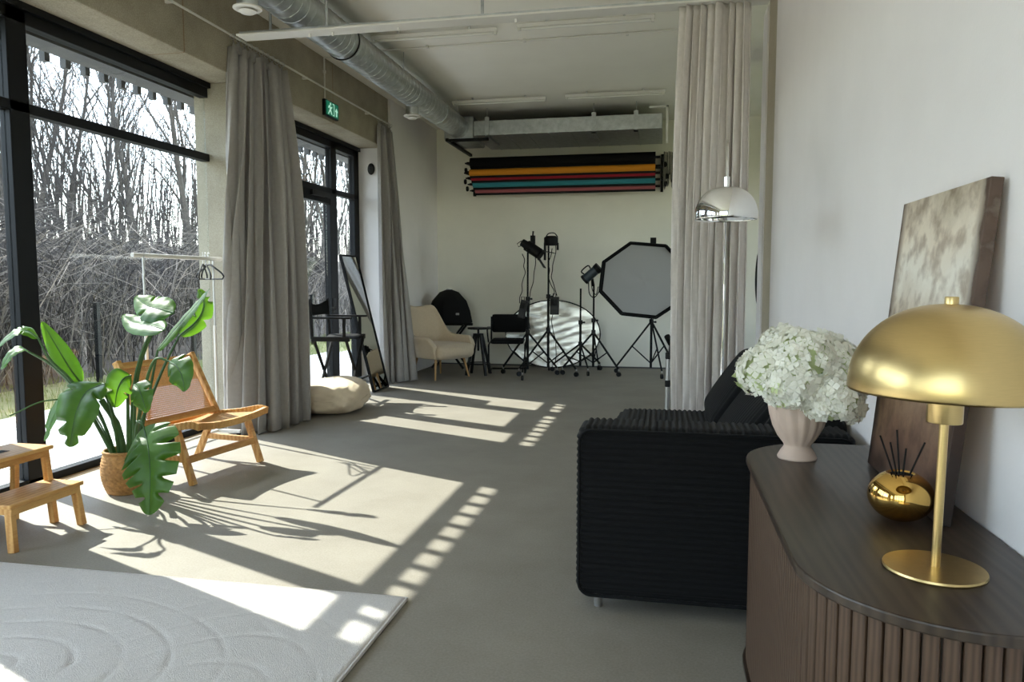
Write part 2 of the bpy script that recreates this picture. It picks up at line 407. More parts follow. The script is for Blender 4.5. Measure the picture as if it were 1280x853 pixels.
w2 = glazing('window_2', 6.93, 9.32, [(6.93,6.99),(7.46,7.58),(8.50,8.64),(9.17,9.32)], doors=(2,), low=(1,))
B().bx(XW, XW+.05, 7.9, 8.35, 2.30, 2.36).build('door_closer', 'blackp', w2)
B().bar((XW+.04, 8.35, 1.0), (XW+.04, 8.47, 1.0), .02, .02).bar((XW+.04, 8.45, .95), (XW+.04, 8.45, 1.12), .02, .03).build('door_handle', 'blackp', w2)
w3 = glazing('window_3', -3.3, -1.9, [(-3.3,-3.22),(-2.0,-1.9)])
# eave outside with a row of hanging tile noses
ev = B().bx(-4.59, -4.1, -3.6, 11.7, 3.10, 3.24).bx(-4.59, -4.53, -3.6, 11.7, 3.07, 3.10).bx(-4.30, -4.1, -3.6, 11.7, 3.03, 3.10).bx(-4.30, -4.1, -3.6, 11.7, 2.93, 2.972).bx(-4.28, -4.12, -3.6, 11.7, 2.972, 2.984).bx(-4.30, -4.1, -3.6, 11.7, 2.984, 3.03).build('trim_2', 'facade'); struct(ev)
nose = None
for k in range(74):
    y = -3.5 + k*.2
    if nose is None:
        nose = B().bx(-4.585, -4.535, -.024, .024, 2.955, 3.071).build('eave_bracket', 'facade', ev); nose.location = (0, y, 0)
    else: share(nose, 'eave_bracket', (0, y, 0), ev)
ob = B().bx(-4.35, -4.1, -3.6, 11.7, 3.24, 4.2).build('wall_outside', 'facade'); struct(ob)

# ================================================================ outdoors
gz = -.06
ob = B().bx(-70, 60, -50, 90, gz-.25, gz-.07).build('lawn', 'lawn'); struct(ob)
pv = B().bx(-6.35, -4.1, -4, 16, gz-.06, gz-.03).build('terrace', 'paver'); struct(pv)
pb = B().bx(-.292, .292, -.292, .292, -.03, 0).build('paver', 'paver', pv, bevel=.006); first = True
for i in range(4):
    for j in range(20):
        x, y = -4.40 - .60*i - .02, 2.0 + .6*j
        if first: pb.location = (x, y, gz); first = False
        else: share(pb, 'paver', (x, y, gz), pv)
random.seed(4); g = B()
for _ in range(5200):
    x = -6.4 - random.random()*2.4; y = 3.5 + random.random()*16; h = .05+random.random()*.07
    dx, dy = random.uniform(-.04,.04), random.uniform(-.04,.04)
    g.add([(x-.006,y,gz-.06),(x+.006,y,gz-.06),(x+dx,y+dy,gz-.05+h)], [(0,1,2)])
o = g.build('lawn_grass', 'grass'); o['kind'] = 'stuff'; tag(o, 'short patchy grass beyond the terrace paving', 'grass')
# wooded bank
def bank(x, y):
    t = max(0.0, (-x-8.3))
    return gz-.1 + min(t*.125, 5.2) + .15*math.sin(x*.7+y*.5)*min(1, t*.3)
P = [[(x, y, bank(x, y)) for y in np.linspace(-30, 90, 60)] for x in np.linspace(-8.1, -75, 50)]
ob = B().grid(P).build('bank', 'hill', smooth=True); struct(ob)
def bare_tree(seed, H, r0, lean=.05, forks=1):
    rnd = random.Random(seed); trunk = B(); br = B()
    def limb(p, d, L, r, lev, b):
        n = 5 if lev < 2 else 3; pts = [p]; rs = [r]; q = Vector(p); dd = Vector(d).normalized()
        for i in range(n):
            dd = (dd + Vector((rnd.gauss(0,.10), rnd.gauss(0,.10), rnd.gauss(.04,.06)))*(1+.4*lev)).normalized()
            q = q + dd*(L/n); pts.append(q.copy()); rs.append(r*(1-.75*(i+1)/n))
        b.tube(pts, rs, seg=6 if lev == 0 else (4 if lev == 1 else 3), cap=False)
        if lev >= 3: return
        cnt = (13, 6, 4)[lev]
        for c in range(cnt):
            t = (.28 + .70*(c+rnd.random())/cnt) if lev == 0 else (.2+.78*(c+rnd.random())/cnt)
            k = min(int(t*n), n-1); w = t*n-k; base = pts[k].lerp(pts[k+1], w); rr = rs[k]*(1-w)+rs[k+1]*w
            a = rnd.random()*2*PI; spread = (.55,.75,.9)[lev]
            side = Vector((math.cos(a), math.sin(a), 0)); ax = (pts[k+1]-pts[k]).normalized()
            nd = (ax*(1-spread*.45) + side*spread + Vector((0,0,.25))).normalized()
            limb(base, nd, L*(.46,.5,.5)[lev]*(1.15-t*.55)*rnd.uniform(.7,1.2), max(rr*.55, (.02,.010,.0065)[lev]), lev+1, br)
    for f in range(forks):
        limb(Vector((0,0,-.4)), Vector((rnd.gauss(0,lean+.12*(forks>1)), rnd.gauss(0,lean+.12*(forks>1)), 1)), H*rnd.uniform(.88,1), r0*(1 if forks == 1 else .75), 0, trunk)
    return trunk.mesh('trunk'), br.mesh('branches')
VAR = [bare_tree(11, 12, .13), bare_tree(12, 11, .10, .08), bare_tree(13, 13, .16), bare_tree(14, 10, .08, .1, 2), bare_tree(15, 12, .11, .07, 2), bare_tree(16, 9, .065, .12)]
KIND = ['tall straight bare tree with a stout grey trunk', 'slim bare tree with upswept branches', 'largest bare tree with a thick trunk and wide crown',
        'twin-stemmed bare tree with thin trunks', 'forked bare tree with two stout grey stems', 'young bare tree with a spindly trunk']
for q, (a, b_) in enumerate(VAR):
    for me in (a, b_): me.materials.append(MT['bark' if q % 2 == 0 else 'barkd'])
rt_ = random.Random(77); spots = []
for _ in range(900):
    d = rt_.uniform(20, 48); ang = math.radians(rt_.uniform(19.5, 50)); x = -d*math.sin(ang); y = d*math.cos(ang)
    if x > -13.5: continue
    tt = -4-x; yy = y-.43*tt
    if -3 < yy < 10.5 and 15+bank(x, y) > .864*tt: continue      # keep the low sun's path to the glass clear
    if all((x-a)**2+(y-b_)**2 > 3.3**2 for a, b_ in spots): spots.append((x, y))
    if len(spots) >= 74: break
for _ in range(26):
    spots.append((rt_.uniform(-46, -32), rt_.uniform(-6, 24)))
TREES = []
for k, (x, y) in enumerate(spots):
    v = k % 6
    t = thing('bare_tree', KIND[v] + ' in the wood outside the windows', 'tree', (x, y, bank(x, y)), rt_.random()*6.28, group='bare trees: ' + KIND[v])
    s = rt_.uniform(.85, 1.15); t.scale = (s, s, s*rt_.uniform(.9, 1.1))
    for nm, me in (('trunk', VAR[v][0]), ('branches', VAR[v][1])):
        o = bpy.data.objects.new(nm, me); COL.objects.link(o); o.parent = t
        if nm == 'branches': o['kind'] = 'stuff'
# thicket at the foot of the bank, and the far edge of the wood
def thicket(name, label, m, seed, cnt, dmin, dmax, hmin, hmax):
    th = B(); rb = random.Random(seed)
    for _ in range(cnt):
        d = dmin+(dmax-dmin)*rb.random()**1.4; ang = math.radians(rb.uniform(14, 84)); x = -d*math.sin(ang); y = d*math.cos(ang)
        if x > -8.3: continue
        z = bank(x, y); L = rb.uniform(hmin, hmax); a = rb.random()*6.28; tl = rb.uniform(.3, 1.5)
        p0 = Vector((x, y, z-.05 + rb.random()*.5)); h = Vector((math.cos(a), math.sin(a), 0))
        p1 = p0 + h*tl*L*.25 + Vector((rb.gauss(0,.1), rb.gauss(0,.1), L*.62)); p2 = p0 + h*tl*L*.62 + Vector((rb.gauss(0,.15), rb.gauss(0,.15), L*.88)); p3 = p0 + h*tl*L + Vector((rb.gauss(0,.2), rb.gauss(0,.2), L*rb.uniform(.55,1.1)))
        r = rb.uniform(.006,.012)
        th.tube([p0, p1, p2, p3], [r, r*.8, r*.55, r*.3], seg=3, cap=False)
    o = th.build(name, m); o['kind'] = 'stuff'; tag(o, label, 'brushwood')
thicket('thicket', 'dark tangle of leafless brushwood along the foot of the wooded bank', 'barkd', 5, 8200, 11.2, 26, .7, 2.6)
thicket('bramble', 'arching bramble twigs with sunlight painted into their pale colour, tangled through the brushwood on the bank', 'lit_twig', 6, 5600, 11.2, 24, .6, 2.4)  # lighter copy of the thicket, coloured as if the sun lit it
th = B(); rb = random.Random(9)
for _ in range(1000):
    d = rb.uniform(44, 62); ang = math.radians(rb.uniform(8, 72)); x = -d*math.sin(ang); y = d*math.cos(ang); z = bank(x, y); H = rb.uniform(4, 9.5)
    top = Vector((x+rb.gauss(0,.8), y+rb.gauss(0,.8), z+H)); th.tube([(x, y, z-.2), top], [rb.uniform(.04,.09), .012], seg=3, cap=False)
    for k in range(9):
        q = rb.uniform(.25, .98); p = Vector((x, y, z)).lerp(top, q); a = rb.random()*6.28; L = rb.uniform(.8, 2.6)*(1.2-q*.6)
        th.tube([p, p+Vector((math.cos(a)*L*.5, math.sin(a)*L*.5, L*.8))], [.018, .005], seg=3, cap=False)
o = th.build('far_wood', 'bark'); o['kind'] = 'stuff'; tag(o, 'distant mass of bare trees at the far edge of the wood', 'wood')
# wire fence posts between lawn and wood
fp = None
for k in range(7):
    x, y = -7.9, 7.0 + 2.2*k
    lab = 'thin dark steel fence post standing on the grass before the wood'
    if fp is None:
        fp = B().bx(-.03, .03, -.03, .03, 0, 1.12).bx(-.036, .036, -.036, .036, 1.12, 1.14).build('fence_post', 'frame'); fp.location = (x, y, gz-.06)
        tag(fp, lab, 'post', 'fence posts along the lawn')
    else: share(fp, 'fence_post', (x, y, gz-.06))

# ================================================================ ceiling services
dk = thing('spiral_duct', 'long round galvanized spiral air duct hung under the ceiling along the windows', 'duct', (-2.85, 4.0, 3.45))
b = B(); pts = []
for seg_ in ((3.0-7, 6.35), (6.35, 10.5)):
    b.tube([(-2.85, seg_[0], 3.45), (-2.85, seg_[1], 3.45)], .15, 32)
b.build('duct_pipe', 'galv', dk, smooth=True)
sp = B(); hel = [(-2.85+.1515*math.cos(a), -2.0 + a*.11/(2*PI), 3.45+.1515*math.sin(a)) for a in np.arange(0, 2*PI*112, PI/8)]
sp.tube(hel, .0028, seg=4, cap=False); sp.build('spiral_seam', 'galv', dk, smooth=True)
for y in (3.9, 6.35, 9.2): B().tube([(-2.85, y-.03, 3.45), (-2.85, y+.03, 3.45)], .157, 32).build('duct_collar', 'galv', dk, smooth=True)
B().tube([(-2.85+.159*math.cos(a), 6.40, 3.45+.159*math.sin(a)) for a in np.linspace(0, 2*PI, 33)[:-1]], .007, 6, closed=True).build('rubber_seal', 'blackm', dk, smooth=True)
for y in (5.4, 7.6, 9.7):
    B().cyl((-2.99, y, 3.46), (-2.99, y, 3.70), .005, seg=6).cyl((-2.71, y, 3.46), (-2.71, y, 3.70), .005, seg=6).build('hanger_rod', 'steel', dk)
for y, lab in ((4.87, 'round white air diffuser under the spiral duct beside the end of the white curtain rail'), (8.32, 'round white air diffuser under the spiral duct beside the white wall pier')):
    t = thing('air_diffuser', lab, 'diffuser', (-2.87, y, 3.2), group='round air diffusers')
    B().cyl((-2.87, y, 3.21), (-2.87, y, 3.34), .072, seg=24).build('spigot', 'galv', t, smooth=True)
    B().lathe([(.062,.0),(.085,-.004),(.098,.004),(.098,.012),(.072,.022)], (-2.87, y, 3.20), 32).build('rim', 'whitemetal', t, smooth=True)
    B().lathe([(.0,-.028),(.045,-.025),(.062,-.014),(.050,-.004),(.0,-.002)], (-2.87, y, 3.20), 28).build('disc', 'whitemetal', t, smooth=True)
rd = thing('rectangular_duct', 'flat rectangular galvanized duct across the back of the studio', 'duct', (-1.45, 10.55, 3.34))
B().bx(-2.66, -.08, 10.25, 11.40, 3.34, 3.535).build('duct_body', 'galv', rd, bevel=.004)
for x in np.arange(-2.5, -.1, .3): B().bx(x-.006, x+.006, 10.243, 11.405, 3.333, 3.542).build('seam', 'galv', rd)
for x in (-2.45, -.98, -.42):
    B().bx(x-.03, x+.03, 10.22, 10.245, 3.30, 3.58).bx(x-.03, x+.03, 10.22, 10.9, 3.30, 3.333).build('flange', 'galv', rd)
    B().cyl((x, 10.23, 3.55), (x, 10.23, 3.7), .006, seg=6).build('hanger_rod', 'steel', rd)
B().bx(-3.06, -2.64, 10.2, 10.9, 3.28, 3.60).build('duct_elbow', 'galv', rd, bevel=.02)
B().bx(-2.98, -2.40, 10.1, 10.13, 3.24, 3.28).bx(-2.98, -2.94, 10.0, 11.3, 3.23, 3.27).build('support_rail', 'blackm', rd)
B().bx(-.03, .0, 10.2, 10.23, 3.14, 3.62).bx(-.25, 0, 10.2, 10.23, 3.60, 3.62).build('white_bracket', 'whitemetal', rd)

# curtain rail across the room
rl = thing('ceiling_curtain_rail', 'long white curtain rail hung across the room from the ceiling', 'rail', (-1.5, 5.5, 3.235))
B().bx(-3.30, .66, 5.465, 5.535, 3.240, 3.268).build('rail_profile', 'galv', rl)
B().bx(-3.30, .66, 5.42, 5.57, 3.225, 3.240).build('rail_flange', 'whitemetal', rl, bevel=.003)
for x in (-3.05, -2.58, -1.35, .3): B().cyl((x, 5.5, 3.268), (x, 5.5, 3.7), .012, seg=8).build('hanger_rod', 'galv', rl)
for x in (-2.72, -2.53, -2.0, -1.1): B().box((x, 5.5, 3.212), (.014,.014,.026)).build('glider', 'whitemetal', rl)
LT = None
for k, (x, y, lab) in enumerate(((-2.19, 6.98, 'slim white tube light on the ceiling nearest the spiral duct, beside the curtain rail'), (-.75, 6.92, 'slim white tube light on the ceiling beside the linen curtain and the curtain rail'),
                   (-2.15, 9.63, 'slim white tube light on the ceiling before the flat duct, beside the spiral duct'), (-.66, 9.59, 'slim white tube light on the ceiling before the flat duct, beside the linen curtain'))):
    if LT is None:
        t = thing('tube_light', lab, 'light', (x, y, 3.63), .0001, group='ceiling tube lights')
        B().bx(-.62, .62, -.025, .025, .005, .04).build('housing', 'whitemetal', t, bevel=.004)
        B().cyl((-.58, 0, -.005), (.58, 0, -.005), .013, seg=10).build('tube', 'bulb', t, smooth=True)
        for s in (-.6, .6): B().box((s, 0, -.003), (.025, .03, .034)).build('lamp_holder', 'whitemetal', t)
        for s in (-.35, .35): B().box((s, 0, .055), (.02, .02, .03)).build('bracket', 'steel', t)
        LT = t
    else: dup(LT, (x, y, 3.63), 0, lab)
t = thing('ceiling_conduit', 'thin white conduit running across the ceiling between the two rows of tube lights', 'conduit', (-1.45, 7.45, 3.685))
B().cyl((-2.95, 7.47, 3.688), (.6, 7.41, 3.688), .010, seg=8).build('pipe', 'whitemetal', t, smooth=True)
for x in (-2.4, -1.4, -.4): B().bx(x-.012, x+.012, 7.42, 7.47, 3.675, 3.70).build('clip', 'whitemetal', t)

# rail on the beam face
wr_ = thing('wall_curtain_rail', 'thin white curtain wire rail fixed along the concrete beam', 'rail', (-3.55, 5.0, 3.35))
B().cyl((-3.55, -3.2, 3.352), (-3.55, 9.42, 3.352), .010, seg=8).build('rod', 'whitemetal', wr_, smooth=True)
for y in (-2, .2, 2.2, 5.0, 7.1, 8.7): B().bx(-3.60, -3.545, y-.012, y+.012, 3.34, 3.364).build('bracket', 'whitemetal', wr_)

# exit sign
t = thing('exit_sign', 'small green emergency exit sign with running figure and arrow on the concrete beam', 'sign', (-3.6, 7.7, 3.08))
B().bx(-3.60, -3.565, 7.53, 7.86, 3.085, 3.255).build('housing', 'blackp', t, bevel=.004)
B().bx(-3.566, -3.560, 7.555, 7.85, 3.10, 3.245).build('sign_panel', 'green', t)
def yz(poly, x, d=.003):
    n = len(poly); return B().add([(x, y, z) for y, z in poly]+[(x+d, y, z) for y, z in poly], [tuple(range(n)), tuple(range(2*n-1, n-1, -1))]+[(i, n+i, n+(i+1) % n, (i+1) % n) for i in range(n)])
yz([(7.76,3.165),(7.795,3.205),(7.83,3.165),(7.808,3.165),(7.808,3.115),(7.782,3.115),(7.782,3.165)], -3.560).build('arrow', 'signw', t)
f = yz([(7.585,3.108),(7.60,3.108),(7.64,3.15),(7.67,3.112),(7.685,3.118),(7.655,3.165),(7.69,3.19),(7.68,3.20),(7.65,3.185),(7.64,3.205),(7.61,3.205),(7.59,3.175),(7.60,3.17),(7.62,3.19),(7.63,3.165)], -3.560)
f.build('running_figure', 'signw', t)
B().cyl((-3.561, 7.648, 3.222), (-3.557, 7.648, 3.222), .014, seg=12).build('running_figure_head', 'signw', t)
yz([(7.70,3.11),(7.74,3.11),(7.74,3.235),(7.70,3.235),(7.70,3.228),(7.733,3.228),(7.733,3.117),(7.70,3.117)], -3.560).build('door_symbol', 'signw', t)
t = thing('conduit', 'white cable conduit dropping from the ceiling to the exit sign', 'conduit', (-3.59, 7.58, 3.255))
B().cyl((-3.59, 7.58, 3.256), (-3.59, 7.58, 3.69), .009, seg=8).build('pipe', 'whitemetal', t)
B().cyl((-3.59, 7.58, 3.688), (-3.0, 7.58, 3.688), .009, seg=8).build('pipe', 'whitemetal', t)
B().bx(-3.60, -3.58, 7.565, 7.595, 3.53, 3.56).build('clip', 'whitemetal', t)

# ================================================================ curtains
def sheet(name, parent, top, bot, z0, z1, folds, amp, mt, seed=0, nz=26, nu=None, wrinkle=0.0, topbunch=.5, mid=None):
    """hanging cloth between a top and a bottom path with folds across the path"""
    rnd = random.Random(seed); nu = nu or folds*10
    T = spline(top, 20); Bo = spline(bot, 20); Md = spline(mid, 20) if mid else None
    ph = [rnd.uniform(-.5,.5) for _ in range(folds+2)]; am = [rnd.uniform(.55,1.3) for _ in range(folds+2)]
    def at(Pl, t):
        x = t*(len(Pl)-1); i = min(int(x), len(Pl)-2); return Pl[i].lerp(Pl[i+1], x-i)
    P = []
    for i in range(nz+1):
        h = i/nz; row = []
        for j in range(nu+1):
            t = j/nu
            if Md is None: p = at(T, t).lerp(at(Bo, t), h**1.25); tg = (at(T, min(1,t+.02))-at(T, max(0,t-.02))).lerp(at(Bo, min(1,t+.02))-at(Bo, max(0,t-.02)), h)
            else:
                a, m, c = at(T, t), at(Md, t), at(Bo, t); p = a*(1-h)**2 + 2*h*(1-h)*(2*m-.5*(a+c)) + c*h*h
                tg = (at(T, min(1,t+.02))-at(T, max(0,t-.02))).lerp(at(Bo, min(1,t+.02))-at(Bo, max(0,t-.02)), h)
            tg.z = 0; tg.normalize(); nrm = Vector((-tg.y, tg.x, 0))
            u = t*folds; k = int(u); w = u-k; A = am[k]*(1-w)+am[k+1]*w
            s = 1.15-2.1*abs(math.sin(PI*(u + .10*math.sin(h*3+ph[k]*4))))**.75; s2 = math.sin(2*PI*(u*.5+ph[k]*.15)+h*1.3)
            amp_h = amp*(topbunch+(1-topbunch)*min(1, h*3))
            off = amp_h*A*(.8*s+.35*s2)
            if wrinkle: off += wrinkle*(math.sin(u*9+h*23+2*math.sin(h*11+u))+.6*math.sin(u*17-h*37))*min(1, h*2.5)
            q = p + nrm*off + tg*(amp_h*.35*math.cos(2*PI*u))
            row.append((q.x, q.y, z1+(z0-z1)*h + (.006*math.sin(u*7) if i == nz else 0)))
        P.append(row)
    return B().grid(P).build(name, mt, parent, smooth=180, solid=.004)
c1 = thing('grey_curtain', 'heavy grey curtain bunched before the concrete column between the two windows', 'curtain', (-3.5, 6.2, 0), group='grey window curtains')
sheet('cloth', c1, [(-3.56,5.76,0),(-3.54,6.2,0),(-3.52,6.62,0)], [(-3.83,6.00,0),(-3.58,5.82,0),(-3.40,5.90,0),(-3.34,6.2,0),(-3.33,6.56,0)], .012, 3.27, 8, .095, 'curtain', 3,
      mid=[(-3.60,5.66,0),(-3.52,6.15,0),(-3.44,6.72,0)])
c2 = thing('grey_curtain', 'narrow grey curtain gathered against the white pier behind the mirror', 'curtain', (-3.45, 9.25, 0), group='grey window curtains')
sheet('cloth', c2, [(-3.55,8.98,0),(-3.53,9.42,0)], [(-3.58,9.08,0),(-3.42,9.24,0),(-3.24,9.42,0)], .012, 3.27, 5, .075, 'curtain', 5, mid=[(-3.55,8.96,0),(-3.48,9.25,0),(-3.42,9.52,0)])
c3 = thing('grey_curtain', 'grey curtain hanging at the window behind the step stool', 'curtain', (-3.55, 3.0, 0), group='grey window curtains')
sheet('cloth', c3, [(-3.55,2.66,0),(-3.55,3.44,0)], [(-3.70,2.66,0),(-3.71,3.48,0)], .012, 3.27, 9, .05, 'curtain', 8)
for c, y0, y1 in ((c1, 5.78, 6.60), (c2, 9.0, 9.42), (c3, 2.68, 3.4)):
    n = max(4, int((y1-y0)/.09)); rr = random.Random(int(y0*10))
    for k in range(n+1):
        y = y0+(y1-y0)*k/n
        B().tube([(-3.55+.022*math.cos(a), y, 3.345+.022*math.sin(a)) for a in np.linspace(0, 2*PI, 13)[:-1]], .003, 5, closed=True).build('ring', 'steel', c)
        if k < n:   # gathered heading between the rings
            ym = y+.045; a = rr.uniform(-.02, .02)
            pts = spline([(-3.55, y, 3.325), (-3.52+a, y+.02, 3.285), (-3.53-a, ym, 3.27), (-3.56+a, y+.07, 3.29), (-3.55, y+.09, 3.325)], 5)
            P = [[(p.x, p.y, p.z) for p in pts], [(p.x*.5+(-3.545)*.5+rr.uniform(-.012,.012), p.y, 3.262) for p in pts], [(-3.545+rr.uniform(-.02,.02), p.y, 3.225) for p in pts]]
            B().grid(P).build('heading', 'curtain', c, smooth=180, solid=.004)
c4 = thing('linen_curtain', 'tall pale crumpled linen curtain hanging from the ceiling rail by the sofa', 'curtain', (.3, 5.5, 0))
sheet('cloth', c4, [(.06,5.50,0),(.30,5.49,0),(.53,5.50,0)], [(.07,5.52,0),(.28,5.47,0),(.53,5.50,0)], .012, 3.222, 10, .060, 'linen', 14, nz=60, nu=200, wrinkle=.0035, topbunch=.8,
      mid=[(.035,5.50,0),(.28,5.49,0),(.535,5.50,0)])
for x in np.linspace(.06, .54, 11): B().tube([(x, 5.5+.012*math.cos(a), 3.215+.014*math.sin(a)) for a in np.linspace(0, 2*PI, 11)[:-1]], .003, 5, closed=True).build('hook', 'whitemetal', c4)

# ================================================================ paper rolls
RO = 'background paper rolls on the back wall'
for (m_, z, y, r, lab) in (('blackf', 3.075, 10.93, .075, 'black background paper roll, topmost on the wall brackets'), ('blackm', 2.975, 11.09, .05, 'black background paper roll just above the orange roll'),
        ('orange', 2.925, 10.88, .048, 'orange background paper roll on wall brackets'), ('red', 2.862, 10.98, .042, 'dark red background paper roll between the orange and teal rolls'),
        ('teal', 2.785, 11.09, .055, 'teal blue background paper roll on wall brackets'), ('pink', 2.705, 11.22, .042, 'dusty pink background paper roll, lowest on the brackets')):
    t = thing('paper_roll', lab, 'paper roll', (-1.53, y, z-r), group=RO)
    B().cyl((-2.87, y, z), (-.17, y, z), r, seg=28).build('paper', m_, t, smooth=True)
    B().cyl((-2.93, y, z), (-.10, y, z), .018, seg=12).build('core_tube', 'blackm', t, smooth=True)
    B().bx(-2.87, -.17, y-.004, y+.004, z-r-.03, z-r+.01).build('gap_shade', 'blackm', t)  # black strip standing in for the shaded gap beneath the roll
for x, lab in ((-2.95, 'black wall bracket carrying the paper rolls beside the white pier'), (-.08, 'black wall bracket with pull chains carrying the paper rolls beside the linen curtain')):
    t = thing('roll_bracket', lab, 'bracket', (x, 11.2, 2.7), group='paper roll brackets')
    B().bx(x-.02, x+.02, 11.46, 11.5, 2.65, 3.2).build('back_plate', 'blackm', t)
    for z, y in ((3.075,10.93),(2.975,11.09),(2.925,10.88),(2.862,10.98),(2.785,11.09),(2.705,11.22)):
        B().bar((x, 11.47, z+.03), (x, y, z), .02, .02).build('arm', 'blackm', t)
    for k, (dx, z) in enumerate(((.05, 2.98), (.09, 2.82), (.06, 2.72))):
        s = 1 if x > -1 else -1
        B().lathe([(.0,0),(.035,.005),(.04,.02),(.035,.035),(.0,.04)], (x+s*dx*.6, 11.0+.05*k, z), 14, rot=Matrix.Rotation(PI/2, 4, 'Y')).build('chain_wheel', 'blackm', t, smooth=True)
    if x > -1:
        for k in range(7):
            xx = x+.03+.022*k; yy = 10.95+.03*(k % 3); zb = 2.62+.05*((k*3) % 5)
            B().tube([(xx, yy, 3.15), (xx+.004, yy, zb+.05), (xx+.012, yy, zb), (xx+.022, yy, zb+.05), (xx+.024, yy, 3.1)], .007, 5).build('pull_chain', 'blackm', t)

# ================================================================ rug
def rug_h(x, y):
    h = 0.0
    for cx, cy, w, hh in ((-2.25, 2.05, .62, .42), (-1.45, 1.75, .36, .55), (-3.15, 1.2, .5, .6), (-2.2, .7, .7, .4), (-1.5, .4, .3, .5)):
        d = math.hypot((x-cx)/w*1.0, (y-cy)/hh*1.0)*min(w, hh)/.10 + .10*math.sin(x*7+y*3)
        if d < 8: h += (-.0075*max(0, 1-abs((d % 1.25)-.62)/.13)*(.55+.45*math.sin(x*23+cy*9)*math.sin(y*19+cx*5)))*math.exp(-(d/6.5)**4)
    return h
P = []
for i in range(281):
    x = -3.42 + (2.39)*i/280; row = []
    for j in range(381):
        y = -.40 + 3.245*j/380
        e = min(x+3.42, -1.03-x, y+.4, 2.845-y); row.append((x, y + .012*(x+2)*.5, .020*min(1, e/.02+.45)+rug_h(x, y)*min(1, max(0, (e-.03)/.05))))
    P.append(row)
t = thing('area_rug', 'large cream rug with carved swirling pattern on the concrete floor', 'rug', (-2.2, 1.2, 0))
B().grid(P).build('pile', 'rug', t, smooth=180)
B().bx(-3.415, -1.035, -.395, 2.80, .001, .008).build('backing', 'canvasfab', t)
B().tube([(-3.42,-.4,.010),(-1.03,-.4,.010),(-1.03,2.845+.006,.010),(-3.42,2.845-.008,.010)], .008, 6, closed=True).build('bound_edge', 'rug', t)

# ================================================================ lounge chair (local +x = front)
t = thing('lounge_chair', 'low bamboo lounge chair with woven cane back and seat by the window', 'chair', (-3.207, 4.617, 0), math.radians(-7.8))
for s in (-1, 1):
    y = s*.335
    pr_ = spline([(.345,y,.388),(.27,y,.398),(.12,y,.368),(-.05,y,.345),(-.22,y,.335)], 6)
    b = B()
    for p, q in zip(pr_[:-1], pr_[1:]): b.bar(p, q, .032, .05)
    b.build('side_rail', 'bamboo', t, world=False, bevel=.004)
    B().bar((.15,y,.36), (.275,y,0), .034, .045, up=(1,0,0)).build('leg', 'bamboo', t, world=False, bevel=.004)
    B().bar((-.12,y*.96,.35), (-.30,y,0), .034, .045, up=(1,0,0)).build('leg', 'bamboo', t, world=False, bevel=.004)
    B().bar((-.085,y,.30), (-.335,y,.785), .036, .05, up=(1,0,0)).build('back_post', 'bamboo', t, world=False, bevel=.005)
    B().bar((.21,y,.165), (-.215,y,.165), .026, .04).build('stretcher', 'bamboo', t, world=False, bevel=.003)
fr_ = spline([(.335,-.335,.392),(.325,-.2,.372),(.32,0,.362),(.325,.2,.372),(.335,.335,.392)], 6); b = B()
for p, q in zip(fr_[:-1], fr_[1:]): b.bar(p, q, .034, .046)
b.build('front_rail', 'bamboo', t, world=False, bevel=.004)
B().bar((-.20,-.335,.335), (-.20,.335,.335), .034, .04).build('rear_rail', 'bamboo', t, world=False, bevel=.003)
B().bar((.225,-.335,.16), (.225,.335,.16), .026, .045).build('front_stretcher', 'bamboo', t, world=False, bevel=.003)
def bp(u, v): return Vector((-.115-.205*v, u*.30, .375+.375*v))   # back panel frame
for v in (0, 1): B().bar(bp(-1.05,v), bp(1.05,v), .03, .045, up=(-.48,0,.88)).build('back_rail', 'bamboo', t, world=False, bevel=.003)
def cane(pf, nu, nv, w):
    b = B()
    def strip(A, C, n=9):
        L = []; R_ = []
        for k in range(n+1):
            q = k/n; p = pf(A[0]*(1-q)+C[0]*q, A[1]*(1-q)+C[1]*q)
            d = pf(A[0]*(1-q)+C[0]*q+(.01 if A[0] == C[0] else 0), A[1]*(1-q)+C[1]*q+(0 if A[0] == C[0] else .01))-p; d.normalize()
            L.append(p-d*w/2); R_.append(p+d*w/2)
        b.grid([L, R_])
    for i in range(nu): u = -1+2*(i+.5)/nu; strip((u,0),(u,1))
    for j in range(nv): v = (j+.5)/nv; strip((-1,v),(1,v))
    return b
cane(bp, 46, 29, .0088).build('back_cane', 'cane', t, world=False, kind='stuff', solid=.0015)
cane(lambda u, v: Vector((.315-.50*v, u*.32, .385-.05*v-.028*(1-u*u)*math.sin(PI*v)-.012*(1-u*u))), 40, 36, .0105).build('seat_cane', 'cane', t, world=False, kind='stuff', solid=.0015)

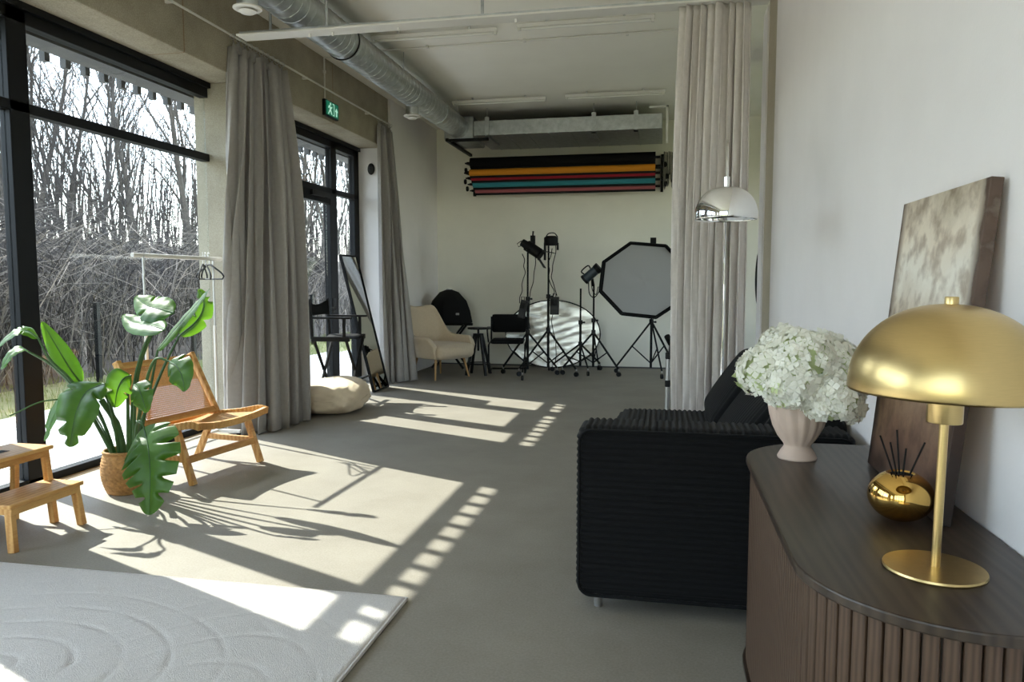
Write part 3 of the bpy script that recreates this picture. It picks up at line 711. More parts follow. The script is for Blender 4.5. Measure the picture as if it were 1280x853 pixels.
# ================================================================ step stool (local +x = front)
t = thing('step_stool', 'small two-step bamboo stool beside the potted plant', 'stool', (-3.32, 3.21, 0), .0001)
def slab(x0, x1, z, nm):
    B().bx(x0, x1, -.235, .235, z-.022, z).build(nm, 'bamboo', t, world=False, bevel=.005)
slab(.0, .235, .24, 'lower_step'); slab(-.21, .055, .43, 'upper_step')
B().bx(-.105, -.05, -.06, .06, .4303, .4312).build('slot_shade', 'blackm', t, world=False)  # flat black plate painting the shade of a slot, no hole is cut
for s in (-1, 1):
    y = s*.205
    B().bar((.20,y,.22), (.225,y*1.07,0), .03, .04, up=(1,0,0)).build('front_leg', 'bamboo', t, world=False, bevel=.003)
    B().bar((.02,y,.41), (.05,y*1.07,.0), .03, .036, up=(1,0,0)).build('middle_leg', 'bamboo', t, world=False, bevel=.003)
    B().bar((-.17,y,.41), (-.21,y*1.07,0), .03, .036, up=(1,0,0)).build('rear_leg', 'bamboo', t, world=False, bevel=.003)
    B().bar((-.19,y*1.03,.14), (.05,y*1.03,.14), .022, .034).build('side_rail', 'bamboo', t, world=False, bevel=.003)
    B().bar((.0,y,.20), (.22,y,.20), .022, .036).build('apron', 'bamboo', t, world=False, bevel=.003)
B().bar((.215,-.22,.20), (.215,.22,.20), .02, .036).build('apron', 'bamboo', t, world=False, bevel=.003)
B().bar((.03,-.22,.39), (.03,.22,.39), .02, .036).build('apron', 'bamboo', t, world=False, bevel=.003)
B().bar((-.195,-.21,.14), (-.195,.21,.14), .02, .034).build('rear_rail', 'bamboo', t, world=False, bevel=.003)

# ================================================================ potted plant
t = thing('potted_plant', 'bird of paradise plant with large split leaves in a round wicker basket', 'plant', (-3.31, 4.05, 0))
prof = []; R0 = [(0,.095),(.03,.112),(.10,.140),(.17,.143),(.23,.132),(.262,.126)]
def rad(z):
    for (a, ra), (c, rc) in zip(R0[:-1], R0[1:]):
        if z <= c: return ra+(rc-ra)*(z-a)/(c-a)
    return R0[-1][1]
NZ = 72
for k in range(NZ+1):
    z = .262*k/NZ; prof.append((.098+.047*math.sin(PI*min(1, .06+z/.262*.80))**.8, z))
def weave(a, i):
    z = prof[i][1]; row = int(z/.0187); ph = .5*(row % 2)
    return 1 + .034*abs(math.sin(PI*(z/.0187))) * (.55+.45*math.sin(2*PI*(a/(2*PI)*26+ph+ (z/.0187-row)*.6)))
b = B().lathe([(0,.004)]+prof, (-3.31,4.05,0), 156, flute=lambda a, i: 1 if i == 0 else weave(a, i-1))
b.f = [f for f in b.f if len(f) < 20]
bk = b.build('basket', 'basket', t, smooth=180)
B().tube([(-3.31+.127*math.cos(a), 4.05+.127*math.sin(a), .262) for a in np.linspace(0, 2*PI, 41)[:-1]], .010, 8, closed=True).build('braided_rim', 'basket', bk, smooth=True)
B().lathe([(0,.225),(.06,.232),(.118,.222)], (-3.31,4.05,0), 24).build('soil', 'soil', t)
LEAVES = [
('big_up', [(-3.288,4.1,.2),(-3.216,4.15,.569),(-3.171,4.2,.883)], [(-3.171,4.2,.883),(-2.985,4.15,1.041),(-2.829,4.1,1.164),(-2.688,4.05,1.277)], .17, (-.12,-.66,.74), .22, 0),
('topA', [(-3.29,4.08,.2),(-3.26,4.12,.726),(-3.12,4.14,1.06),(-2.974,4.1,1.128)], [(-2.974,4.1,1.128),(-3.083,4.12,1.150),(-3.195,4.15,1.17),(-3.318,4.2,1.224)], .22, (-.35,-.62,.70), .2, 1),
('topB', [(-3.277,4.05,.2),(-3.23,4.05,.685),(-3.10,4.03,.98),(-2.965,4.0,1.03)], [(-2.965,4.0,1.03),(-3.101,4.05,1.05),(-3.252,4.1,1.061),(-3.376,4.15,1.108)], .17, (-.3,-.62,.72), .25, 0),
('behind', [(-3.357,4.12,.2),(-3.236,4.3,.704),(-3.156,4.4,.961)], [(-3.156,4.4,.961),(-3.03,4.42,1.067),(-3.0,4.45,1.172),(-3.05,4.48,1.272)], .15, (.3,-.9,.2), .3, 3),
('heart', [(-3.23,4.0,.2),(-3.10,3.95,.607),(-2.97,3.9,.85),(-2.867,3.9,.849)], [(-2.867,3.9,.849),(-2.80,3.87,.825),(-2.745,3.84,.77),(-2.715,3.82,.685)], .19, (-.30,-.75,.55), .25, 1),
('bright', [(-3.254,4.0,.2),(-3.204,3.95,.502),(-3.155,3.9,.72),(-3.13,3.9,.76)], [(-3.13,3.9,.76),(-3.155,3.86,.74),(-3.18,3.84,.676),(-3.204,3.84,.570)], .185, (.35,-.85,.30), .15, 1),
('darkmid', [(-3.22,4.0,.2),(-3.159,3.95,.504),(-3.127,3.92,.696)], [(-3.127,3.92,.70),(-3.064,3.88,.675),(-3.025,3.86,.621),(-2.995,3.85,.545)], .17, (-.30,-.70,.60), .3, 1),
('bigleft', [(-3.31,4.0,.2),(-3.289,3.92,.529),(-3.30,3.86,.69),(-3.25,3.82,.715)], [(-3.25,3.82,.715),(-3.29,3.72,.675),(-3.315,3.66,.55),(-3.325,3.62,.375)], .40, (-.12,-.74,.62), .50, 3),
('bigleft2', [(-3.364,4.02,.2),(-3.418,4.0,.435),(-3.513,3.95,.631)], [(-3.513,3.95,.631),(-3.585,3.9,.606),(-3.640,3.85,.504),(-3.665,3.8,.355)], .21, (-.4,-.7,.5), .6, 3),
('narrow', [(-3.334,4.0,.2),(-3.395,3.95,.495),(-3.477,3.9,.699)], [(-3.477,3.9,.699),(-3.515,3.86,.791),(-3.571,3.82,.938),(-3.644,3.8,1.083)], .135, (.72,-.60,.30), .35, 0),
('farleftA', [(-3.298,3.96,.2),(-3.428,3.8,.689),(-3.50,3.70,.86),(-3.556,3.68,.99)], [(-3.556,3.68,.99),(-3.591,3.64,1.036),(-3.638,3.6,1.029),(-3.721,3.55,.94)], .15, (.1,-.3,.95), .4, 2),
('farleftB', [(-3.43,3.8,.69),(-3.52,3.73,.83),(-3.607,3.66,.914)], [(-3.607,3.66,.914),(-3.621,3.62,.936),(-3.659,3.58,.902),(-3.69,3.55,.82)], .12, (.1,-.3,.95), .4, 0),
('split', [(-3.20,3.98,.2),(-3.08,3.87,.46),(-2.98,3.78,.50),(-2.939,3.75,.48)], [(-2.939,3.75,.48),(-2.84,3.65,.40),(-2.77,3.57,.255),(-2.75,3.52,.045)], .40, (-.10,-.82,.52), .35, 7),
]
def leaf(parent, ctl, width, nrm, fold, splits, seed):
    C = spline(ctl, 24 if splits >= 7 else 12); n = len(C); rnd = random.Random(seed); M = 6; nrm = Vector(nrm).normalized()
    cut = sorted(rnd.uniform(.22, .88) for _ in range(splits)) if splits < 7 else [.20,.36,.53,.69,.83]
    for s in (-1, 1):
        P = []; cs = [c+(.02 if s > 0 else -.02)*(splits > 0) for c in cut] if (splits >= 7 or s > 0) else cut[::2]
        for i, c in enumerate(C):
            q = i/(n-1); tg = (C[min(i+1, n-1)]-C[max(i-1, 0)]).normalized()
            side = tg.cross(nrm).normalized()*s; up = side.cross(tg).normalized()*s
            if up.dot(nrm) < 0: up = -up
            wq = (max(0, math.sin(PI*q**.72))**.62)*(1-.12*q)
            gap = 0; shift = 0
            for cc in cs:
                d = (q-cc)/(.022 if splits >= 7 else .03)
                gap = max(gap, math.exp(-d*d))
            w = width/2*wq
            row = []
            for j in range(M+1):
                u = j/M; reach = w*u
                if gap > .3 and u > (.30 if splits >= 7 else .35): reach = w*(u-(u-(.30 if splits >= 7 else .35))*gap*.92)
                ang = fold*(1-.5*u)
                p = c + side*(reach*math.cos(ang)) + up*(reach*math.sin(ang)*.8 - w*.35*u*u*u*.6 + .002*math.sin(q*30+u*3)*u) + tg*(reach*.28)
                row.append(p)
            P.append(row)
        yield P
for k, (nm, pet, lf, w, nr, fo, spn) in enumerate(LEAVES):
    b = B()
    for P in leaf(t, lf, w, nr, fo, spn, k*7+3): b.grid(P)
    lo = b.build('leaf', 'leafd', t, smooth=180)
    C = spline(lf, 8); B().tube(C, [.006*(1-.85*i/len(C)) for i in range(len(C))], 5).build('midrib', 'stem', lo, smooth=True)
    pt = spline(pet, 8); B().tube(pt, [.013-.007*i/len(pt) for i in range(len(pt))], 7).build('petiole', 'stem', t, smooth=True)
pt = spline([(-3.323,4.0,.2),(-3.42,3.88,.56),(-3.56,3.73,.62),(-3.701,3.6,.546)], 8); B().tube(pt, .005, 6).build('petiole', 'stem', t, smooth=True)
B().tube(spline([(-3.29,4.02,.2),(-3.31,3.97,.45),(-3.37,3.93,.60)], 6), [.024]*7+[.018]*6, 8).build('stalk', 'stem', t, smooth=True)

# ================================================================ clothes rack with hangers
t = thing('clothes_rack', 'white metal clothes rack standing by the window behind the lounge chair', 'rack', (-3.72, 5.3, 0))
B().cyl((-3.74,4.72,1.51), (-3.72,5.78,1.51), .016, seg=12).build('hanging_bar', 'whitemetal', t, smooth=True)
for y, nm in ((4.82, 0), (5.68, 0)):
    B().cyl((-3.73,y,.05), (-3.73,y,.95), .013, seg=10).build('post', 'whitemetal', t, smooth=True)
    B().cyl((-3.73,y,.95), (-3.73,y,1.51), .009, seg=10).build('upper_post', 'steel', t, smooth=True)
    B().bar((-3.86,y,.05), (-3.52,y,.05), .025, .025).build('foot_bar', 'whitemetal', t)
    for x in (-3.84, -3.54): B().lathe([(0,0),(.018,.004),(.018,.034),(0,.038)], (x,y,0), 12).build('caster', 'blackp', t)
B().cyl((-3.73,4.82,.05), (-3.73,5.68,.05), .011, seg=8).build('lower_bar', 'whitemetal', t)
HG = 'black plastic hangers on the clothes rack'
for k, (y, rz) in enumerate(((5.53, 2.0), (5.57, 2.35), (5.62, 2.75))):
    h = thing('coat_hanger', 'black plastic coat hanger hanging from the white clothes rack', 'hanger', (-3.725, y, 1.36), rz+.0001, group=HG)
    B().tube([(0,0,.10),(0,0,.15),(.012,0,.165),(.022,0,.18),(.012,0,.198),(-.004,0,.192)], .0035, 6).build('hook', 'steel', h, world=False)
    B().tube(spline([(-.19,0,.0),(-.16,0,.03),(-.04,0,.088),(0,0,.10),(.04,0,.088),(.16,0,.03),(.19,0,.0)], 5), .007, 6).build('shoulder', 'blackp', h, world=False)
    B().tube([(-.19,0,0),(-.17,0,-.02),(.17,0,-.02),(.19,0,0)], .006, 6).build('trouser_bar', 'blackp', h, world=False)

# ================================================================ leaning mirror
t = thing('standing_mirror', 'tall narrow black-framed mirror leaning towards the window post', 'mirror', (-3.39, 8.56, 0))
A = Vector((-3.39, 8.32, .0)); U = Vector((0, .48, 0)); V = Vector((-.40, .0, 1.64)); N = U.cross(V).normalized()
def mp_(u, v, d=0): return A + U*u + V*v + N*d
for p, q in (((0,0),(0,1)),((1,0),(1,1))): B().bar(mp_(p[0]*.958+.021,p[1]), mp_(q[0]*.958+.021,q[1]), .02, .034, up=N).build('frame_side', 'blackm', t, bevel=.003)
for v in (.006, .994): B().bar(mp_(.02,v), mp_(.98,v), .02, .034, up=N).build('frame_end', 'blackm', t, bevel=.003)
b = B(); b.add([mp_(.03,.01,.006), mp_(.97,.01,.006), mp_(.97,.99,.006), mp_(.03,.99,.006), mp_(.03,.01,-.006), mp_(.97,.01,-.006), mp_(.97,.99,-.006), mp_(.03,.99,-.006)], [(0,1,2,3),(7,6,5,4),(0,4,5,1),(1,5,6,2),(2,6,7,3),(3,7,4,0)])
b.build('mirror_glass', 'mirror', t)

# ================================================================ director's chair (local +x = front)
t = thing('director_chair', 'tall black folding director chair by the glass door', 'chair', (-3.55, 7.72, 0), math.radians(4))
for s in (-1, 1):
    y = s*.255
    B().bar((-.20,y,.70), (.22,y,.70), .03, .05).build('seat_rail', 'blackw', t, world=False, bevel=.003)
    B().bar((-.22,y,.93), (.24,y,.93), .055, .022).build('armrest', 'blackw', t, world=False, bevel=.004)
    B().bar((-.20,y,.70), (-.22,y,1.13), .028, .028).build('back_post', 'blackw', t, world=False, bevel=.003)
    B().bar((.16,y,.70), (.16,y,.93), .028, .028).build('arm_post', 'blackw', t, world=False, bevel=.003)
    B().bar((-.22,y,.02), (.24,y,.02), .03, .035).build('floor_rail', 'blackw', t, world=False, bevel=.003)
for x in (-.17, .19):
    for s in (-1, 1): B().bar((x+.012*s,-s*.25,.03), (x+.012*s,s*.25,.69), .022, .034).build('cross_leg', 'blackw', t, world=False, bevel=.003)
B().bar((.25,-.23,.25), (.25,.23,.25), .05, .02).build('footrest', 'blackw', t, world=False, bevel=.003)
P = [[(-.20-.02*v-.035*(1-u*u), u*.265, .95+.17*v-.055*(1-u*u)*v) for u in np.linspace(-1,1,15)] for v in np.linspace(0,1,5)]
B().grid(P).build('back_canvas', 'blackf', t, world=False, smooth=180, solid=.004)
P = [[(-.19+.40*v, u*.255, .725-.035*(1-u*u)) for u in np.linspace(-1,1,13)] for v in np.linspace(0,1,5)]
B().grid(P).build('seat_canvas', 'blackf', t, world=False, smooth=180, solid=.004)

# ================================================================ floor cushion
t = thing('floor_cushion', 'crumpled cream floor cushion lying beside the grey curtain', 'cushion', (-3.33, 7.1, 0), math.radians(12))
P = []
for i in range(41):
    a = -PI/2 + PI*i/40; row = []
    for j in range(65):
        q = 2*PI*j/64; sp_ = lambda v, e: math.copysign(abs(v)**e, v)
        x = .34*sp_(math.cos(a), .55)*sp_(math.cos(q), .75); y = .46*sp_(math.cos(a), .55)*sp_(math.sin(q), .75); z = .155*sp_(math.sin(a), .75)
        wr = 1 + .028*math.sin(9*q+4*a)*math.cos(a) + .022*math.sin(17*q+7*math.sin(3*a)) + .03*math.sin(5*q-6*a) + .012*math.sin(31*q+5*a)
        z2 = z*(1+.10*math.sin(2.3*y*6+x*5)+.16*math.cos(q-.6)) if z > 0 else max(z, -.15)
        row.append((x*wr, y*wr, .152+z2))
    P.append(row)
B().grid(P).build('cover', 'canvasfab', t, world=False, smooth=180)
B().tube([(.345*math.cos(q), .465*math.sin(q), .15+.012*math.sin(3*q)) for q in np.linspace(0, 2*PI, 49)[:-1]], .006, 5, closed=True).build('seam', 'canvasfab', t, world=False)

# ================================================================ studio corner
t = thing('armchair', 'cream upholstered wing armchair with slim wooden legs in the back corner', 'chair', (-3.07, 9.90, 0), math.radians(-32))
U_ = spline([(.34,-.35,0),(.22,-.38,0),(-.06,-.37,0),(-.26,-.30,0),(-.34,-.14,0),(-.36,0,0),(-.34,.14,0),(-.26,.30,0),(-.06,.37,0),(.22,.38,0),(.34,.35,0)], 5)
n = len(U_); P = []
for v in np.linspace(0, 1, 13):
    row = []
    for i, p in enumerate(U_):
        q = abs(2*i/(n-1)-1); arm = 1/(1+math.exp((q-.43)*-26)); top = .97+.035*math.exp(-((q-.30)/.10)**2)
        h = top*(1-arm)+(.575-.12*max(0, q-.8)/.2)*arm
        z = .29+(h-.29)*v; out = 1+.10*v*v*(1-arm)
        row.append((p.x*out*(.94+.06*v)-.06*v*(1-arm), p.y*(.86+.14*v-.10*v*v*(1-arm)*(q < .2)), z))
    P.append(row)
sh = B().grid(P).build('shell', 'cream', t, world=False, smooth=180, solid=.075, sub=1)
rounded_box((.70,.66,.19), .07, .03, puff=.025).xf(Matrix.Translation((.05,0,.375))).build('seat_cushion', 'cream', t, world=False, smooth=180)
for x, y in ((.27,-.29),(.27,.29),(-.24,-.24),(-.24,.24)):
    B().cyl((x*.85,y*.85,.31), (x*1.06,y*1.06,0), .019, .011, seg=10).build('leg', 'oak', t, world=False, smooth=True)

t = thing('black_softbox', 'black domed softbox resting on a folding stand behind the armchair', 'softbox', (-3.19, 10.85, 0))
cx, cy = -3.19, 10.85
b = B(); prf = [(.03,1.205),(.15,1.16),(.27,1.03),(.325,.88),(.36,.71),(.34,.70)]
b.lathe(prf, (cx, cy, 0), 16, flute=lambda a, i: 1-.06*abs(math.sin(4*a))); b.build('shade', 'blackf', t, smooth=30)
B().cyl((cx,cy,1.17),(cx,cy,1.215),.04, seg=14).build('speed_ring', 'steel', t, smooth=True)
B().bx(cx-.33, cx+.36, cy-.03, cy+.03, .66, .70).build('cross_bar', 'blackm', t)
for s in (-1, 1):
    B().bar((cx-.25,cy+s*.1,.02), (cx+.25,cy+s*.1,.68), .02, .03).build('folding_leg', 'blackm', t); B().bar((cx+.25,cy+s*.13,.02), (cx-.25,cy+s*.13,.68), .02, .03).build('folding_leg', 'blackm', t)
B().box((cx+.24, cy-.40, .85), (.05, .004, .03)).build('brand_patch', 'greyfab', t)

t = thing('round_stool', 'black round-seat workshop stool between the armchair and the tubular chair', 'stool', (-2.59, 10.25, 0))
cx, cy = -2.59, 10.25
B().lathe([(0,.645),(.15,.648),(.155,.66),(.15,.672),(0,.676)], (cx,cy,0), 28).build('seat', 'blackw', t, smooth=True)
B().cyl((cx,cy,.34),(cx,cy,.65),.014, seg=10).build('screw_post', 'blackm', t)
B().lathe([(0,.55),(.075,.55),(.075,.585),(0,.585)], (cx,cy,0), 16).build('hub', 'blackm', t)
for k in range(4):
    a = PI/4+k*PI/2; B().bar((cx+.06*math.cos(a),cy+.06*math.sin(a),.57), (cx+.20*math.cos(a),cy+.20*math.sin(a),0), .03, .036).build('leg', 'blackw', t, bevel=.003)
B().tube([(cx+.165*math.cos(a), cy+.165*math.sin(a), .16) for a in np.linspace(0, 2*PI, 25)[:-1]], .008, 6, closed=True).build('foot_ring', 'blackm', t)

t = thing('tubular_chair', 'black cantilever tube chair with padded back and armrests beside the reflector', 'chair', (-2.25, 10.68, 0), math.radians(-82))
for s in (-1, 1):
    y = s*.26
    B().tube(spline([(-.2,y,.80),(-.18,y,.50),(-.16,y,.44),(.22,y,.42),(.27,y,.36),(.24,y,.05),(.20,y,.018),(-.24,y,.018)], 6), .012, 8).build('frame_tube', 'blackm', t, world=False, smooth=True)
    B().tube(spline([(-.19,y*1.08,.62),(.05,y*1.12,.63),(.14,y*1.12,.60),(.15,y*1.05,.44)], 5), .011, 8).build('arm_tube', 'blackm', t, world=False, smooth=True)
    B().bar((-.12,y*1.12,.645), (.12,y*1.12,.645), .045, .025).build('arm_pad', 'blackp', t, world=False, bevel=.006)
B().cyl((-.24,-.26,.018), (-.24,.26,.018), .012, seg=8).build('frame_tube', 'blackm', t, world=False)
rounded_box((.46,.48,.06), .028, .03).xf(Matrix.Translation((.02,0,.455))).build('seat', 'blackf', t, world=False, smooth=180)
rounded_box((.05,.50,.27), .024, .03).xf(Matrix.Translation((-.20,0,.70))).build('backrest', 'blackf', t, world=False, smooth=180)

t = thing('reflector', 'large oval silver photo reflector leaning against the back wall behind the light stands', 'reflector', (-1.70, 11.35, 0))
P = []
for r in np.linspace(0, 1, 22):
    row = []
    for a in np.linspace(0, 2*PI, 73):
        x = .73*r*math.cos(a); z = .51*r*math.sin(a); w = .006*math.sin(z*30+x*12+2*math.sin(x*6))*r + .003*math.sin(z*55-x*18)
        row.append((-1.70+x, 11.30+.20*(z+.51)/1.02*.8+w, .515+z))
    P.append(row)
B().grid(P).build('foil', 'silver', t, smooth=180)
B().tube([(-1.70+.735*math.cos(a), 11.30+.16*(.515*math.sin(a)+.51)/1.02, .517+.513*math.sin(a)) for a in np.linspace(0, 2*PI, 73)[:-1]], .010, 6, closed=True).build('rim', 'blackm', t, smooth=True)

def stand(label, x, y, h, spread, zc, az, casters=True, r=.018, group='black light stands'):
    t = thing('light_stand', label, 'light stand', (x, y, 0), group=group)
    B().cyl((x,y,.10), (x,y,h*.6), r, seg=10).build('column', 'blackm', t, smooth=True)
    B().cyl((x,y,h*.6), (x,y,h), r*.72, seg=10).build('upper_column', 'blackm', t, smooth=True)
    for z in (zc, h*.6): B().cyl((x,y,z-.03),(x,y,z+.03), r*1.7, seg=12).build('collar', 'blackp', t, smooth=True)
    B().cyl((x,y,h*.6),(x+.05,y-.02,h*.6),.010, seg=8).lathe([(0,-.015),(.016,-.012),(.016,.012),(0,.015)], (x+.055,y-.022,h*.6), 10).build('clamp_knob', 'blackp', t)
    for k in range(3):
        a = az + k*2*PI/3; fx, fy = x+spread*math.cos(a), y+spread*math.sin(a); zf = .10 if casters else .015
        lg = B().bar((x,y,zc), (fx,fy,zf), .016, .024).build('leg', 'blackm', t)
        B().bar((x,y,.16), (x+(fx-x)*.55, y+(fy-y)*.55, zc+(zf-zc)*.55), .010, .016).build('brace', 'blackm', t)
        if casters:
            B().cyl((fx,fy,.05),(fx,fy,.11),.010, seg=8).build('caster_stem', 'steel', lg)
            B().cyl((fx-.014*math.sin(a),fy+.014*math.cos(a),.034),(fx+.014*math.sin(a),fy-.014*math.cos(a),.034),.034, seg=14).build('wheel', 'blackp', lg)
            B().lathe([(0,0),(.012,.002),(.014,.02),(0,.024)], (fx, fy, .062), 10).build('caster_fork', 'chrome', lg)
        else: B().lathe([(0,0),(.016,.003),(.012,.03),(0,.034)], (fx, fy, 0), 10).build('rubber_foot', 'blackp', lg)
    return t
sA = stand('black wheeled light stand carrying the barn-door spotlight', -1.87, 10.2, 1.80, .45, .62, .55)
sB = stand('black wheeled light stand carrying the round lamp head', -1.62, 10.45, 1.85, .46, .64, -.4)
sC = stand('short bare black light stand before the silver reflector', -1.20, 10.78, 1.22, .42, .42, .9)
sD = stand('black wheeled light stand holding the blue-grey strobe', -1.00, 10.66, 1.28, .46, .60, -.6)
sE = stand('black wheeled light stand holding the octagonal softbox', -.19, 10.75, 1.25, .50, .76, -1.25)

t = thing('spotlight', 'black spotlight with barn doors angled down on its stand', 'light', (-1.87, 10.2, 1.78))
d = Vector((.37,-.05,-.24)).normalized(); p0 = Vector((-1.95,10.2,1.86))
B().cyl(p0, p0+d*.10, .05, .06, seg=18).build('lamp_back', 'blackm', t, smooth=True)
B().cyl(p0+d*.08, p0+d*.30, .075, seg=18).build('lamp_body', 'blackm', t, smooth=True)
B().cyl(p0+d*.30, p0+d*.33, .062, .085, seg=18).build('lens_hood', 'blackm', t, smooth=True)
sd = d.cross(Vector((0,1,0))).normalized()
for s in (-1, 1): B().bar(p0+d*.33+sd*s*.06, p0+d*.47+sd*s*(.12), .14, .006, up=sd).build('barn_door', 'blackm', t)
B().tube(spline([p0+d*.16+Vector((0,-.09,0)), (-1.87,10.10,1.76), (-1.87,10.2,1.74), (-1.87,10.30,1.76), p0+d*.16+Vector((0,.09,0))], 5), .008, 6).build('yoke', 'blackm', t)
B().bx(-1.83,-1.77,10.17,10.23,1.79,1.95).build('handle_block', 'blackm', t); B().cyl((-1.80,10.2,1.95),(-1.795,10.2,2.01),.012, seg=8).build('knob', 'blackp', t)
B().tube([(-1.96,10.2,1.88),(-2.02,10.2,1.84),(-2.0,10.2,1.80),(-1.94,10.2,1.82)], .006, 5).build('rear_handle', 'blackm', t)

t = thing('lamp_head', 'round black lamp head with top handle on the second wheeled stand', 'light', (-1.62, 10.45, 1.85))
B().lathe([(0,1.82),(.085,1.825),(.10,1.85),(.10,1.93),(.07,1.955),(0,1.96)], (-1.585,10.45,0), 22).build('lamp_body', 'blackm', t, smooth=True)
B().tube(spline([(-1.66,10.45,1.94),(-1.62,10.45,1.99),(-1.54,10.45,1.995),(-1.49,10.45,1.94)], 5), .008, 6).build('handle', 'blackp', t)
B().bx(-1.68,-1.66,10.40,10.50,1.62,1.86).build('yoke_arm', 'blackm', t); B().bx(-1.50,-1.48,10.42,10.48,1.76,1.86).build('clamp', 'blackm', t)
for k, (x, y, z, w, lab, rot) in enumerate(((-1.925, 10.13, .94, .095, 'black power pack strapped at a slant to the spotlight stand', .22), (-1.525, 10.40, .98, .125, 'larger black power pack hanging from the round lamp stand', 0))):
    t = thing('power_pack', lab, 'power pack', (x, y, z-.13), group='power packs on the light stands')
    R_ = Matrix.Rotation(rot, 4, 'Y')
    B().box((x,y,z), (w,.07,.25), rot=R_).build('case', 'blackp', t, bevel=.008)
    B().box((x,y-.036,z+.05), (w*.7,.004,.08), rot=R_).build('vent_plate', 'blackm', t)
    B().tube([(x-.02,y,z+.12),(x-.02,y,z+.17),(x+.02,y,z+.17),(x+.02,y,z+.12)], .006, 5).build('carry_loop', 'blackm', t)
rc = random.Random(3)
for k, (x, y, z1, z0, lab) in enumerate(((-1.94,10.17,1.70,1.02,'thin black cable hanging along the spotlight stand'), (-1.80,10.17,1.70,.66,'long thin black cable looping down from the spotlight'),
        (-1.52,10.40,1.82,1.12,'thin black cable from the round lamp head to its power pack'), (-1.55,10.38,1.78,.98,'thin black cable dangling below the round lamp head'), (-1.52,10.38,.86,.14,'thin black cable trailing from the larger power pack'))):
    pts = [(x+.035*math.sin(q*5+k)+rc.gauss(0,.012), y-.02, z1+(z0-z1)*q) for q in np.linspace(0,1,9)]
    o = B().tube(spline(pts, 4), .006, 5).build('cable', 'blackm', smooth=True); tag(o, lab, 'cable', 'cables on the light stands')

# octagonal softbox
oc = thing('octagonal_softbox', 'big octagonal softbox with grey diffuser cloth on a wheeled stand', 'softbox', (-.27, 10.40, .80))
N = Vector((-.10,-.97,-.12)).normalized(); S = Vector((0,0,1)).cross(N).normalized(); W = N.cross(S).normalized(); CO = Vector((-.30,10.36,1.335))
def ocp(k, R_, d): a = PI/8-.11+k*PI/4; return CO + S*(R_*math.cos(a)*1.05) + W*(R_*math.sin(a)*.90) - N*d
fr1 = [ocp(k, .60, 0) for k in range(8)]; fr2 = [ocp(k, .16, .36) for k in range(8)]; fin = [ocp(k, .56, .02) for k in range(8)]
b = B(); b.add(fr1+fr2, [(k, (k+1) % 8, 8+(k+1) % 8, 8+k) for k in range(8)]+[tuple(range(15, 7, -1))]); b.build('shade', 'blackf', oc, solid=.003)
b = B()
for k in range(8): b.bar(fr1[k], fr1[(k+1) % 8], .022, .045, up=N)
b.build('front_rim', 'blackf', oc)
P = []
for r in np.linspace(0, 1, 9):
    row = []
    for a in range(33):
        u = a/4; k = int(u) % 8; p = fin[k].lerp(fin[(k+1) % 8], u-int(u)); row.append((CO-N*.02)*(1-r)+p*r + N*.012*math.sin(r*5+a*.8)*r*(1-r)*2)
    P.append(row)
B().grid(P).build('diffuser', 'greyfab', oc, smooth=180)
for k in range(8): B().tube([fr1[k], fr2[k]], .006, 5).build('rib', 'blackm', oc)
for (nm, lab, p, dv, mt_, L) in (('strobe_light', 'black studio strobe with handle showing above the octagonal softbox', Vector((-.17,10.82,1.62)), Vector((0,-.5,.35)), 'blackp', .26),
                         ('strobe_light', 'blue-grey studio strobe pointing up beside the octagonal softbox', Vector((-1.10,10.52,1.36)), Vector((.20,-.02,.17)), None, .25)):
    t = thing(nm, lab, 'strobe', tuple(p), group='studio strobes'); d = dv.normalized()
    if mt_ is None: MT['bluegrey'] = mat('blue_grey_metal', (.03,.045,.06), .4); mt_ = 'bluegrey'
    B().cyl(p, p+d*L*.75, .065, seg=20).build('body', mt_, t, smooth=True)
    B().cyl(p-d*.035, p, .072, seg=20).build('rear_panel', 'blackp', t, smooth=True)
    B().cyl(p+d*L*.75, p+d*L, .07, .075, seg=20).build('front_ring', 'blackm', t, smooth=True)
    up = Vector((0,0,1)); sd = d.cross(up).normalized(); uu = sd.cross(d).normalized()
    B().tube(spline([p+d*.02+uu*.06, p+d*.02+uu*.12, p+d*.14+uu*.12, p+d*.14+uu*.06], 5), .010, 6).build('handle', 'blackp', t)
    if p.x < -.5: B().bar(p+d*.1, (-1.0,10.60,1.26), .03, .03).build('bracket', 'blackm', t)
    else: B().bx(-.21,-.17,10.72,10.80,1.2,1.88).bx(-.22,-.14,10.66,10.76,1.82,1.93).build('bracket', 'blackm', t)
B().tube(spline([(-1.06,10.5,1.30),(-1.04,10.45,1.15),(-.97,10.45,1.10),(-.90,10.45,1.20),(-.88,10.45,1.3)], 6), .007, 5).tube(spline([(-1.02,10.5,1.32),(-1.0,10.46,1.2),(-.95,10.46,1.14),(-.92,10.46,1.25)], 6), .006, 5).build('cable_loop', 'blackm', t)

# folded silver tripod behind the linen curtain
t = thing('silver_tripod', 'folded silver tripod with black joints half hidden by the linen curtain', 'tripod', (.04, 7.6, 0))
for dx, dy in ((0,0),(.06,.05),(.07,-.03)): B().cyl((.03+dx,7.6+dy,0), (.035+dx,7.6+dy,.60), .022, seg=12).build('leg', 'steel', t, smooth=True)
for z in (.30, .58): 
    for dx, dy in ((0,0),(.06,.05),(.07,-.03)): B().box((.034+dx,7.6+dy,z), (.055,.055,.07)).build('leg_clamp', 'blackp', t, bevel=.012)
B().cyl((.07,7.6,.6),(.07,7.6,.70),.035, .028, seg=14).build('hub', 'blackp', t, smooth=True)
B().cyl((.06,7.6,.70),(.02,7.55,.78),.03, seg=12).build('head', 'blackm', t, smooth=True)

